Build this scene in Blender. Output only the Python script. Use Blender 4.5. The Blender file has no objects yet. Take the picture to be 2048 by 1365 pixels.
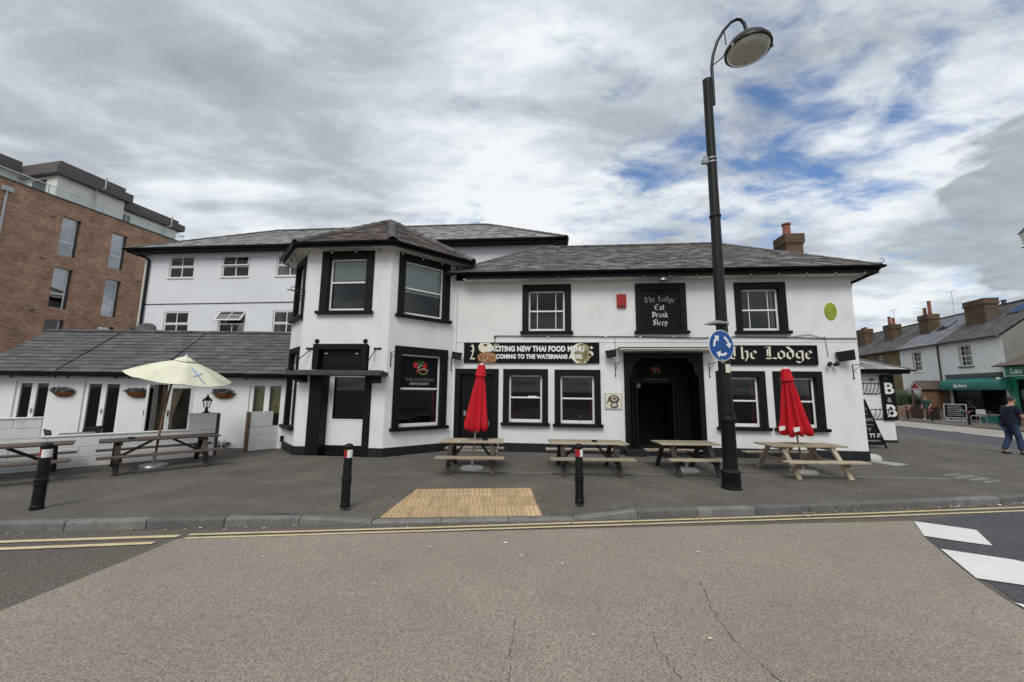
import bpy, bmesh, math, random
from mathutils import Vector, Matrix
R = math.radians
sc = bpy.context.scene
# ---------------------------------------------------------------- camera
cam_d = bpy.data.cameras.new('camera'); cam = bpy.data.objects.new('camera', cam_d)
sc.collection.objects.link(cam); sc.camera = cam
EYE = 1.65
p_, r_ = R(7.5), R(0.65)
fw = Vector((0, math.cos(p_), math.sin(p_))); u0 = Vector((0, -math.sin(p_), math.cos(p_))); x0 = Vector((1, 0, 0))
rt = math.cos(r_) * x0 + math.sin(r_) * u0; up = -math.sin(r_) * x0 + math.cos(r_) * u0
cm = Matrix((rt, up, -fw)).transposed().to_4x4(); cm.translation = (0, 0, EYE)
cam.matrix_world = cm
cam_d.sensor_width = 36; cam_d.lens = 769 / 2048 * 36; cam_d.clip_start = .05; cam_d.clip_end = 3000
# ---------------------------------------------------------------- light
SUN_DIR = Vector((-0.15, -0.74, 0.82)).normalized()      # towards the sun
sd = bpy.data.lights.new('sun', 'SUN'); sd.energy = 1.5; sd.angle = R(28); sd.color = (1, .965, .91)
so = bpy.data.objects.new('sun', sd); sc.collection.objects.link(so)
so.rotation_euler = SUN_DIR.to_track_quat('Z', 'Y').to_euler(); so.location = (-20, -30, 40)
sc.view_settings.view_transform = 'Standard'; sc.view_settings.look = 'None'
sc.view_settings.exposure = 0.32; sc.view_settings.gamma = 1
SKYK = 1.0
def build_world():
    w = bpy.data.worlds.new('World'); sc.world = w; w.use_nodes = True
    nt = w.node_tree; N = nt.nodes; L = nt.links; N.clear()
    def n(t, **k):
        o = N.new(t)
        for a, b in k.items(): setattr(o, a, b)
        return o
    def math_(op, a, b=None, c=None, clamp=False):
        m = n('ShaderNodeMath', operation=op); m.use_clamp = clamp
        for i, v in enumerate((a, b, c)):
            if v is None: continue
            if isinstance(v, (int, float)): m.inputs[i].default_value = v
            else: L.new(v, m.inputs[i])
        return m.outputs[0]
    def rng(v, a, b, c=0, d=1):
        m = n('ShaderNodeMapRange', interpolation_type='SMOOTHSTEP')
        m.inputs[1].default_value = a; m.inputs[2].default_value = b; m.inputs[3].default_value = c; m.inputs[4].default_value = d
        L.new(v, m.inputs[0]); return m.outputs[0]
    tc = n('ShaderNodeTexCoord'); sp = n('ShaderNodeSeparateXYZ'); L.new(tc.outputs['Generated'], sp.inputs[0])
    z = math_('ADD', math_('MAXIMUM', sp.outputs[2], 0.0), .14)
    px = math_('DIVIDE', sp.outputs[0], z); py = math_('DIVIDE', sp.outputs[1], z)
    cv = n('ShaderNodeCombineXYZ'); L.new(px, cv.inputs[0]); L.new(py, cv.inputs[1])
    def noise(scale, detail, rough, dist, off, rz=0, sx=1, sy=1):
        mp = n('ShaderNodeMapping'); L.new(cv.outputs[0], mp.inputs[0])
        mp.inputs['Location'].default_value = off; mp.inputs['Rotation'].default_value = (0, 0, rz); mp.inputs['Scale'].default_value = (sx, sy, 1)
        t = n('ShaderNodeTexNoise'); L.new(mp.outputs[0], t.inputs['Vector'])
        t.inputs['Scale'].default_value = scale; t.inputs['Detail'].default_value = detail
        t.inputs['Roughness'].default_value = rough; t.inputs['Distortion'].default_value = dist
        return t.outputs[0]
    def spot(cx, cy, r0, r1):
        a = math_('POWER', math_('SUBTRACT', px, cx), 2.0); b = math_('POWER', math_('SUBTRACT', py, cy), 2.0)
        return rng(math_('SQRT', math_('ADD', a, b)), r0, r1, 1, 0)
    cover = noise(3.9, 12, .60, .30, (3.1, 1.7, 0), R(-28), .85, 1.3)
    blue = math_('ADD', math_('ADD', math_('MULTIPLY', spot(.88, 1.20, .0, .85), .20), math_('MULTIPLY', spot(-.33, 1.54, .0, .24), .16)), -.095)
    cover = math_('SUBTRACT', cover, blue)
    cover = math_('ADD', cover, math_('MULTIPLY', spot(-1.0, 1.0, .3, 1.5), .11))
    mask = rng(cover, .29, .57)
    tone = noise(1.25, 9, .52, .45, (7.3, 2.2, 0), R(24), .8, 1.45)
    fine = noise(4.6, 8, .62, .4, (1.3, 5.2, 0), R(-20), .8, 1.5)
    dark = math_('ADD', math_('MULTIPLY', spot(-.66, .84, .0, .80), .13), math_('MULTIPLY', spot(-1.45, 1.10, .0, .5), .10))
    brt = math_('MULTIPLY', spot(-.25, 1.9, .1, 1.3), .12)
    tone = math_('ADD', math_('ADD', math_('SUBTRACT', tone, dark), brt), math_('MULTIPLY', math_('SUBTRACT', fine, .5), .40))
    # the separate low grey cloud bank on the right
    al = math_('ADD', math_('MULTIPLY', px, .793), math_('MULTIPLY', py, .609)); pe = math_('SUBTRACT', math_('MULTIPLY', py, .793), math_('MULTIPLY', px, .609))
    ea = math_('POWER', math_('DIVIDE', math_('SUBTRACT', al, 2.45), .95), 2.0); eb = math_('POWER', math_('DIVIDE', math_('ADD', pe, .16), .27), 2.0)
    edge = noise(2.6, 9, .58, .3, (9.1, 4.4, 0))
    bank = rng(math_('ADD', math_('SQRT', math_('ADD', ea, eb)), math_('MULTIPLY', math_('SUBTRACT', edge, .5), 1.6)), 1.08, .92)
    ramp = n('ShaderNodeValToRGB'); L.new(tone, ramp.inputs[0])
    e = ramp.color_ramp.elements
    e[0].position = .22; e[0].color = (.27, .295, .33, 1); e[1].position = .62; e[1].color = (.71, .74, .765, 1)
    m1 = e.new(.40); m1.color = (.375, .41, .455, 1); m2 = e.new(.52); m2.color = (.54, .58, .62, 1)
    sky = n('ShaderNodeTexSky', sky_type='NISHITA'); sky.sun_disc = False
    sky.sun_elevation = math.asin(SUN_DIR.z); sky.sun_rotation = math.atan2(SUN_DIR.x, SUN_DIR.y)
    sm = n('ShaderNodeMix', data_type='RGBA', blend_type='MULTIPLY'); sm.inputs[0].default_value = 1
    L.new(sky.outputs[0], sm.inputs[6]); sm.inputs[7].default_value = (.085, .105, .125, 1)
    mx = n('ShaderNodeMix', data_type='RGBA'); L.new(mask, mx.inputs[0]); L.new(sm.outputs[2], mx.inputs[6]); L.new(ramp.outputs[0], mx.inputs[7])
    rb = n('ShaderNodeValToRGB'); L.new(fine, rb.inputs[0]); q = rb.color_ramp.elements; q[0].position = .3; q[0].color = (.285, .31, .345, 1); q[1].position = .75; q[1].color = (.43, .46, .50, 1)
    m3 = n('ShaderNodeMix', data_type='RGBA'); L.new(bank, m3.inputs[0]); L.new(mx.outputs[2], m3.inputs[6]); L.new(rb.outputs[0], m3.inputs[7])
    bg = n('ShaderNodeBackground'); L.new(m3.outputs[2], bg.inputs[0]); bg.inputs[1].default_value = SKYK
    out = n('ShaderNodeOutputWorld'); L.new(bg.outputs[0], out.inputs[0])
build_world()
sc.cycles.max_bounces = 6; sc.cycles.transparent_max_bounces = 12; sc.cycles.caustics_reflective = False; sc.cycles.caustics_refractive = False

# ---------------------------------------------------------------- helpers
col = sc.collection
rnd = random.Random(7)
class MB:
    def __init__(s): s.v = []; s.f = []
    def add(s, vs, fs):
        o = len(s.v); s.v += [tuple(v) for v in vs]; s.f += [tuple(i + o for i in f) for f in fs]; return s
    def box(s, x0, x1, y0, y1, z0, z1):
        return s.add([(x0, y0, z0), (x1, y0, z0), (x1, y1, z0), (x0, y1, z0), (x0, y0, z1), (x1, y0, z1), (x1, y1, z1), (x0, y1, z1)],
                     [(3, 2, 1, 0), (4, 5, 6, 7), (0, 1, 5, 4), (1, 2, 6, 5), (2, 3, 7, 6), (3, 0, 4, 7)])
    def quad(s, *p): return s.add(p, [tuple(range(len(p)))])
    def prism(s, poly, d):                      # poly: list of 3d points, d: extrusion vector
        n = len(poly); d = Vector(d); a = [Vector(p) for p in poly]
        vs = a + [p + d for p in a]
        return s.add(vs, [tuple(reversed(range(n))), tuple(range(n, 2 * n))] + [(i, (i + 1) % n, (i + 1) % n + n, i + n) for i in range(n)])
    def beam(s, p, q, w, h, upv=(0, 0, 1)):     # rectangular bar from p to q
        p, q = Vector(p), Vector(q); d = (q - p).normalized(); upv = Vector(upv)
        if abs(d.dot(upv)) > .98: upv = Vector((0, 1, 0))
        a = d.cross(upv).normalized() * (w / 2); b = a.cross(d).normalized() * (h / 2)
        return s.prism([p - a - b, p + a - b, p + a + b, p - a + b], q - p)
    def tube(s, pts, r, n=8, cap=True):
        pts = [Vector(p) for p in pts]; rs = r if isinstance(r, (list, tuple)) else [r] * len(pts)
        o = len(s.v); prev = None
        for i, p in enumerate(pts):
            d = (pts[min(i + 1, len(pts) - 1)] - pts[max(i - 1, 0)]).normalized()
            if prev is None:
                a = d.orthogonal().normalized()
            else:
                a = (prev - d * prev.dot(d)).normalized()
            prev = a; b = d.cross(a)
            for k in range(n):
                t = 2 * math.pi * k / n
                s.v.append(tuple(p + (a * math.cos(t) + b * math.sin(t)) * rs[i]))
        for i in range(len(pts) - 1):
            for k in range(n):
                s.f.append((o + i * n + k, o + i * n + (k + 1) % n, o + (i + 1) * n + (k + 1) % n, o + (i + 1) * n + k))
        if cap:
            s.f.append(tuple(o + k for k in reversed(range(n)))); s.f.append(tuple(o + (len(pts) - 1) * n + k for k in range(n)))
        return s
    def lathe(s, prof, n=20, c=(0, 0, 0), cap=True):   # prof: list of (r, z)
        o = len(s.v)
        for r, z in prof:
            for k in range(n):
                t = 2 * math.pi * k / n; s.v.append((c[0] + r * math.cos(t), c[1] + r * math.sin(t), c[2] + z))
        for i in range(len(prof) - 1):
            for k in range(n):
                s.f.append((o + i * n + k, o + i * n + (k + 1) % n, o + (i + 1) * n + (k + 1) % n, o + (i + 1) * n + k))
        if cap:
            s.f.append(tuple(o + k for k in reversed(range(n)))); s.f.append(tuple(o + (len(prof) - 1) * n + k for k in range(n)))
        return s
    def mesh(s, name, bevel=0):
        me = bpy.data.meshes.new(name); me.from_pydata(s.v, [], s.f)
        if bevel:
            bm = bmesh.new(); bm.from_mesh(me)
            bmesh.ops.bevel(bm, geom=[e for e in bm.edges], offset=bevel, segments=1, affect='EDGES', clamp_overlap=True)
            bm.to_mesh(me); bm.free()
        me.update(); return me
    def build(s, name, mat, parent=None, loc=(0, 0, 0), rz=0, bevel=0, smooth=0):
        return obj(name, s.mesh(name, bevel), mat, parent, loc, rz, smooth)
def obj(name, me, mat, parent=None, loc=(0, 0, 0), rz=0, smooth=0):
    if mat is not None and not me.materials: me.materials.append(M[mat] if isinstance(mat, str) else mat)
    if 'inner' in me and len(me.materials) == 1: me.materials.append(M['room_dark'])
    o = bpy.data.objects.new(name, me); col.objects.link(o)
    o.parent = parent; o.location = loc
    if rz: o.rotation_euler = (0, 0, rz)
    if smooth:
        me.polygons.foreach_set('use_smooth', [True] * len(me.polygons))
        me.set_sharp_from_angle(angle=R(smooth))
    return o
def thing(name, label, cat, loc=(0, 0, 0), rz=0, group=None):
    o = bpy.data.objects.new(name, None); col.objects.link(o); o.empty_display_size = .2
    o.location = loc; o.rotation_euler = (0, 0, rz); return tag(o, label, cat, group)
def tag(o, label, cat, group=None):
    o['label'] = label; o['category'] = cat
    if group: o['group'] = group
    return o
def struct(o): o['kind'] = 'structure'; return o
def stuff(o): o['kind'] = 'stuff'; return o

# ---------------------------------------------------------------- materials
M = {}
def mat(name, c, rough=.75, var=.12, vs=2.5, bump=0, bs=60, spec=.35, metal=0, fine=0, fs=120, rand=0, stain=None, detail=6):
    m = bpy.data.materials.new(name); m.use_nodes = True; M[name] = m
    nt = m.node_tree; N = nt.nodes; L = nt.links; b = N['Principled BSDF']
    b.inputs['Roughness'].default_value = rough; b.inputs['Specular IOR Level'].default_value = spec; b.inputs['Metallic'].default_value = metal
    g = N.new('ShaderNodeNewGeometry')
    def noise(s, d=detail):
        t = N.new('ShaderNodeTexNoise'); L.new(g.outputs['Position'], t.inputs['Vector']); t.inputs['Scale'].default_value = s; t.inputs['Detail'].default_value = d
        t.inputs['Roughness'].default_value = .6; return t.outputs[0]
    def mx(f, a, bb, mode='MIX'):
        k = N.new('ShaderNodeMix'); k.data_type = 'RGBA'; k.blend_type = mode
        for i, v in ((0, f), (6, a), (7, bb)):
            if isinstance(v, (tuple, list)): k.inputs[i].default_value = (*v[:3], 1)
            elif isinstance(v, (int, float)): k.inputs[i].default_value = v
            else: L.new(v, k.inputs[i])
        return k.outputs[2]
    def rg(v, a, bb, cc=0, d=1):
        k = N.new('ShaderNodeMapRange'); L.new(v, k.inputs[0])
        for i, q in enumerate((a, bb, cc, d)): k.inputs[i + 1].default_value = q
        return k.outputs[0]
    lo = tuple(q * (1 - var) for q in c); hi = tuple(min(1, q * (1 + var)) for q in c)
    cc = mx(rg(noise(vs), .3, .7), lo, hi)
    if fine:
        f1 = rg(noise(fs, 3), .3, .7, 1 - fine, 1 + fine)
        k = N.new('ShaderNodeVectorMath'); k.operation = 'SCALE'; L.new(cc, k.inputs[0]); L.new(f1, k.inputs['Scale']); cc = k.outputs[0]
    if rand:
        oi = N.new('ShaderNodeObjectInfo'); ad = N.new('ShaderNodeMath'); ad.operation = 'ADD'; L.new(oi.outputs['Random'], ad.inputs[0]); L.new(g.outputs['Random Per Island'], ad.inputs[1])
        fr = N.new('ShaderNodeMath'); fr.operation = 'FRACT'; L.new(ad.outputs[0], fr.inputs[0])
        pw = N.new('ShaderNodeMath'); pw.operation = 'POWER'; L.new(fr.outputs[0], pw.inputs[0]); pw.inputs[1].default_value = 1.6
        f1 = rg(pw.outputs[0], 0, 1, 1 - rand * .55, 1 + rand)
        k = N.new('ShaderNodeVectorMath'); k.operation = 'SCALE'; L.new(cc, k.inputs[0]); L.new(f1, k.inputs['Scale']); cc = k.outputs[0]
    if stain:                                       # (colour, noise scale, low, high, amount)
        sc_, ss, a, bb, am = stain
        t = N.new('ShaderNodeTexNoise'); mp = N.new('ShaderNodeMapping'); L.new(g.outputs['Position'], mp.inputs[0]); mp.inputs['Scale'].default_value = (1, 1, .35)
        L.new(mp.outputs[0], t.inputs['Vector']); t.inputs['Scale'].default_value = ss; t.inputs['Detail'].default_value = 9; t.inputs['Roughness'].default_value = .68
        cc = mx(rg(t.outputs[0], a, bb, 0, am), cc, sc_)
    L.new(cc, b.inputs['Base Color'])
    if bump:
        bp = N.new('ShaderNodeBump'); bp.inputs['Strength'].default_value = bump; bp.inputs['Distance'].default_value = .01
        L.new(noise(bs, 4), bp.inputs['Height']); L.new(bp.outputs[0], b.inputs['Normal'])
    return m
def brick_mat(name, c1, c2, mortar, scale, bw=.225, bh=.075, axis='xz', mort=.012, rough=.9, off=.5, msmooth=.1, nv=.25):
    m = bpy.data.materials.new(name); m.use_nodes = True; M[name] = m
    nt = m.node_tree; N = nt.nodes; L = nt.links; b = N['Principled BSDF']; b.inputs['Roughness'].default_value = rough; b.inputs['Specular IOR Level'].default_value = .2
    tc = N.new('ShaderNodeTexCoord'); sp = N.new('ShaderNodeSeparateXYZ'); L.new(tc.outputs['Object'], sp.inputs[0])
    cb = N.new('ShaderNodeCombineXYZ'); L.new(sp.outputs['xyz'.index(axis[0])], cb.inputs[0]); L.new(sp.outputs['xyz'.index(axis[1])], cb.inputs[1])
    t = N.new('ShaderNodeTexBrick'); L.new(cb.outputs[0], t.inputs['Vector']); t.inputs['Scale'].default_value = scale
    t.inputs['Color1'].default_value = (*c1, 1); t.inputs['Color2'].default_value = (*c2, 1); t.inputs['Mortar'].default_value = (*mortar, 1)
    t.inputs['Mortar Size'].default_value = mort; t.inputs['Brick Width'].default_value = bw; t.inputs['Row Height'].default_value = bh; t.offset = off; t.inputs['Mortar Smooth'].default_value = msmooth
    ns = N.new('ShaderNodeTexNoise'); L.new(tc.outputs['Object'], ns.inputs['Vector']); ns.inputs['Scale'].default_value = 1.3; ns.inputs['Detail'].default_value = 7
    rg = N.new('ShaderNodeMapRange'); L.new(ns.outputs[0], rg.inputs[0]); rg.inputs[1].default_value = .3; rg.inputs[2].default_value = .7; rg.inputs[3].default_value = 1 - nv; rg.inputs[4].default_value = 1 + nv
    k = N.new('ShaderNodeVectorMath'); k.operation = 'SCALE'; L.new(t.outputs[0], k.inputs[0]); L.new(rg.outputs[0], k.inputs['Scale']); L.new(k.outputs[0], b.inputs['Base Color'])
    bp = N.new('ShaderNodeBump'); bp.inputs['Strength'].default_value = .5; bp.inputs['Distance'].default_value = .008; bp.invert = True
    L.new(t.outputs['Fac'], bp.inputs['Height']); L.new(bp.outputs[0], b.inputs['Normal'])
    return m
def glass_mat(name, tint=(.75, .8, .8), base=.06, rough=.02):
    m = bpy.data.materials.new(name); m.use_nodes = True; M[name] = m
    nt = m.node_tree; N = nt.nodes; L = nt.links; N.remove(N['Principled BSDF']); out = N['Material Output']
    tr = N.new('ShaderNodeBsdfTransparent'); tr.inputs[0].default_value = (*tint, 1)
    gl = N.new('ShaderNodeBsdfGlossy'); gl.inputs['Roughness'].default_value = rough
    fr = N.new('ShaderNodeFresnel'); fr.inputs['IOR'].default_value = 1.5
    ad = N.new('ShaderNodeMath'); ad.operation = 'ADD'; L.new(fr.outputs[0], ad.inputs[0]); ad.inputs[1].default_value = base; ad.use_clamp = True
    mx = N.new('ShaderNodeMixShader'); L.new(ad.outputs[0], mx.inputs[0]); L.new(tr.outputs[0], mx.inputs[1]); L.new(gl.outputs[0], mx.inputs[2]); L.new(mx.outputs[0], out.inputs[0])
    return m
mat('white_render', (.75, .75, .735), .85, .05, 1.6, .35, 45, .2, stain=((.40, .39, .36), 2.6, .56, .78, .5))
mat('white_wing', (.72, .74, .77), .85, .04, 1.2, .2, 40, .2, stain=((.42, .43, .44), 1.1, .6, .8, .25))
mat('white_paint', (.80, .80, .78), .4, .03, 5)
mat('cream_paint', (.66, .64, .57), .6, .06, 4)
mat('black_paint', (.0065, .007, .0075), .5, .25, 6, .15, 50, .18)
mat('black_gloss', (.006, .006, .0065), .4, .2, 5, 0, 60, .2)
mat('plinth_black', (.010, .011, .012), .6, .25, 3, .3, 40, stain=((.12, .12, .115), 4, .55, .8, .35))
mat('board_black', (.006, .006, .0065), .6, .15, 3, 0, 60, .15)
mat('slate_grey', (.092, .087, .088), .62, .12, 3, .25, 35, rand=.30, fine=.12, fs=25)
mat('slate_old', (.135, .126, .118), .7, .15, 2.5, .35, 30, rand=.75, fine=.18, fs=22)
mat('slate_pale', (.20, .20, .205), .7, .12, 2, .3, 30, rand=.55, fine=.15, fs=20)
mat('slate_light', (.30, .29, .29), .7, .12, 2.5, .3, 30, rand=.6, fine=.2, fs=20)
mat('ridge_tile', (.105, .098, .092), .75, .25, 5, .3, 40, rand=.5)
mat('roof_deck', (.03, .03, .032), .9)
mat('tile_brown', (.10, .078, .068), .8, .25, 4, .3, 40, rand=.7)
mat('lead', (.20, .205, .215), .55, .15, 5)
mat('road_light', (.312, .270, .220), .92, .10, .5, .8, 140, .2, fine=.55, fs=92, stain=((.21, .19, .165), 1.6, .5, .75, .5))
mat('road_dark', (.135, .120, .104), .9, .14, .6, .9, 120, .25, fine=.7, fs=70, stain=((.15, .125, .10), 1.3, .46, .72, .55))
mat('road_blue', (.088, .09, .10), .9, .12, .6, .8, 140, .25, fine=.7, fs=70)
mat('road_brown', (.135, .118, .10), .92, .12, .6, .8, 140, .2, fine=.6, fs=70)
mat('pavement', (.125, .112, .098), .92, .14, .7, .9, 120, .2, fine=.85, fs=60, stain=((.195, .175, .152), 1.1, .46, .72, .7))
mat('kerb_stone', (.165, .16, .15), .9, .2, 4, .6, 60, .2, fine=.25, fs=60, rand=.35, stain=((.07, .068, .06), 5, .5, .75, .5))
mat('blister', (.36, .245, .125), .85, .2, 5, 0, 60, .2)
mat('tactile', (.50, .365, .22), .85, .14, 5, .3, 60, .2, fine=.14, fs=90, rand=.22, stain=((.28, .22, .15), 6, .5, .78, .5))
mat('road_strip', (.34, .31, .27), .92, .1, .6, .8, 120, .2, fine=.4, fs=70)
mat('line_yellow', (.62, .51, .31), .8, .12, 3, .4, 110, fine=.16, fs=70, stain=((.40, .32, .22), 9, .52, .72, .75))
mat('line_white', (.72, .72, .68), .8, .06, 3, .4, 110, fine=.10, fs=70, stain=((.45, .45, .43), 6, .56, .78, .5))
mat('line_worn', (.40, .40, .385), .9, .15, 3, .4, 110, fine=.3, fs=60)
mat('concrete', (.30, .295, .28), .9, .18, 4, .5, 60, .2, fine=.18)
mat('wood_pale', (.36, .30, .225), .85, .18, 6, .4, 30, .2, rand=.35, stain=((.24, .21, .17), 7, .5, .75, .5))
mat('wood_dark', (.055, .045, .038), .85, .25, 6, .4, 30, .2, rand=.4)
mat('wood_red', (.105, .075, .062), .75, .2, 6, .3, 30, .25, rand=.35)
mat('wood_brown', (.17, .10, .06), .8, .2, 6, .3, 30)
mat('canvas_red', (.52, .012, .022), .75, .12, 4, .25, 30, .25)
mat('canvas_red_deep', (.40, .01, .018), .75, .12, 4, .2, 30)
mat('canvas_cream', (.74, .72, .56), .85, .10, 3, .2, 25, .2, stain=((.50, .47, .36), 2.2, .52, .78, .5))
mat('print_white', (.78, .78, .76), .6, .03)
mat('print_cream', (.72, .68, .52), .6, .06)
mat('print_grey', (.30, .30, .29), .6, .06)
mat('print_dim', (.16, .16, .15), .6, .06)
mat('print_red', (.45, .02, .02), .6, .1)
mat('print_green', (.10, .36, .10), .6, .1)
mat('print_lime', (.35, .45, .12), .6, .1)
mat('print_orange', (.26, .10, .035), .6, .8, 22, stain=((.55, .42, .25), 26, .5, .62, .8))
mat('print_food', (.20, .17, .08), .6, .8, 22, stain=((.5, .47, .3), 26, .5, .62, .75))
mat('print_blue', (.30, .48, .66), .6, .2)
mat('sign_blue', (.010, .075, .27), .35, .05)
mat('alarm_red', (.34, .018, .018), .45, .15)
mat('plaque_green', (.26, .34, .02), .5, .25, 12)
mat('metal_black', (.007, .0075, .008), .42, .25, 5, .1, 60, .25)
mat('metal_lamp', (.008, .008, .0085), .4, .25, 5, .08, 60, .3)
mat('metal_grey', (.33, .34, .35), .4, .15, 5, 0, 60, .5, .6)
mat('metal_dark', (.055, .06, .06), .5, .2)
mat('terracotta', (.20, .075, .045), .85, .2, 6, .2, 40, rand=.3)
mat('basket_brown', (.21, .082, .035), .9, .3, 20, .6, 60)
mat('leaf', (.055, .085, .04), .7, .4, 8, rand=.6)
mat('leaf_grey', (.14, .16, .15), .7, .3, 8, rand=.7)
mat('leaf_dark', (.03, .05, .025), .7, .4, 8, rand=.6)
mat('flower_mauve', (.22, .15, .2), .7, .3, 8, rand=.5)
mat('curtain_red', (.34, .035, .07), .9, .3, 8)
mat('curtain_beige', (.30, .22, .15), .9, .3, 8)
mat('curtain_white', (.45, .45, .44), .9, .15, 8)
mat('blind_pale', (.66, .72, .68), .9, .05, 3)
mat('blind_white', (.82, .84, .84), .9, .05, 3)
mat('olive_tone', (.58, .48, .25), .9, .5, 3)  # stands in for the olive light in the French door panes
mat('room_dark', (.02, .018, .017), .9)  # near-black: the dimness of unlit rooms is put into the colour
mat('inner_tan', (.55, .42, .25), .9, .4, 1.2)
mat('frame_grey', (.44, .46, .47), .5, .05)
mat('fascia_brown', (.115, .10, .098), .6, .12, 3)
mat('penthouse', (.74, .73, .69), .8, .05)
mat('stone_pale', (.50, .48, .44), .8, .12, 5, .3, 40)
mat('brown_fence', (.06, .032, .024), .8, .2, 6)
mat('shop_green', (.012, .17, .085), .45, .08, 3)
mat('awning_green', (.022, .15, .135), .6, .15, 3)
mat('grey_wall', (.21, .20, .18), .9, .12, 2, .3, 40)
mat('skin', (.42, .24, .17), .6, .08)
mat('hair_grey', (.06, .05, .042), .8, .4, 60, .5, 120)
mat('shirt_navy', (.008, .011, .028), .9, .2, 8)
mat('jeans', (.03, .05, .10), .9, .35, 10, .2, 60)
mat('shoe', (.015, .015, .017), .6)
mat('shirt_green', (.02, .06, .05), .9, .2)
mat('khaki', (.17, .12, .075), .9, .2)
mat('debris', (.30, .24, .16), .9, .5, 30, rand=.9)
mat('bulb', (.10, .10, .09), .2, .05)
mat('crack', (.035, .03, .026), .95)
mat('gum', (.62, .60, .56), .9, .2, 30, rand=.3)
brick_mat('brick_brown', (.25, .125, .082), (.46, .265, .175), (.40, .31, .235), 1, .225, .075, 'xz', .011)
brick_mat('brick_stock', (.20, .135, .06), (.13, .085, .045), (.2, .17, .12), 1, .225, .075, 'xz', .01)
brick_mat('brick_chimney', (.085, .05, .032), (.15, .095, .06), (.10, .085, .065), 1, .225, .075, 'xz', .012)
brick_mat('brick_white', (.74, .75, .74), (.78, .79, .78), (.66, .67, .66), 1, .225, .075, 'xz', .008, nv=.05)
brick_mat('terrace_slate', (.085, .083, .085), (.135, .13, .128), (.05, .05, .05), 1, .30, .20, 'xy', .012)
brick_mat('terrace_slate_blue', (.17, .175, .195), (.22, .225, .245), (.12, .12, .13), 1, .30, .20, 'xy', .010)
glass_mat('glass', (.86, .89, .88), -.008)
glass_mat('glass_reflect', (.45, .5, .55), .30)
glass_mat('glass_clear', (.91, .955, .945), .0)
mat('lamp_glass', (.58, .56, .50), .25, .15, 9, 0, 60, .6)
# ---------------------------------------------------------------- builders
def wall_mesh(w, h, holes, depth=.24, z0=0, x0=0):
    """front face in plane y=0 (x0..x0+w, z0..h), holes = (xa, xb, za, zb) with reveals going to +y"""
    mb = MB(); xs = sorted({x0, x0 + w, *[q for a in holes for q in a[:2]]}); zs = sorted({z0, h, *[q for a in holes for q in a[2:]]})
    xs = [x for x in xs if x0 <= x <= x0 + w]; zs = [z for z in zs if z0 <= z <= h]
    for i in range(len(xs) - 1):
        for j in range(len(zs) - 1):
            cx, cz = (xs[i] + xs[i + 1]) / 2, (zs[j] + zs[j + 1]) / 2
            if any(a < cx < b and c < cz < d for a, b, c, d in holes): continue
            mb.quad((xs[i], 0, zs[j]), (xs[i + 1], 0, zs[j]), (xs[i + 1], 0, zs[j + 1]), (xs[i], 0, zs[j + 1]))
            mb.quad((xs[i], depth, zs[j]), (xs[i], depth, zs[j + 1]), (xs[i + 1], depth, zs[j + 1]), (xs[i + 1], depth, zs[j]))
    for a, b, c, d in holes:
        mb.quad((a, 0, c), (a, 0, d), (a, depth, d), (a, depth, c)); mb.quad((b, 0, c), (b, depth, c), (b, depth, d), (b, 0, d))
        mb.quad((a, 0, d), (b, 0, d), (b, depth, d), (a, depth, d)); mb.quad((a, 0, c), (a, depth, c), (b, depth, c), (b, 0, c))
    me = mb.mesh('wall'); bm = bmesh.new(); bm.from_mesh(me); bmesh.ops.remove_doubles(bm, verts=bm.verts, dist=.0005)
    for f_ in bm.faces:
        if all(abs(v.co.y - depth) < .001 for v in f_.verts): f_.material_index = 1  # room-side faces take the near-black material, indoor shade put in as colour
    bm.to_mesh(me); bm.free(); me['inner'] = 1
    return me
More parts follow.
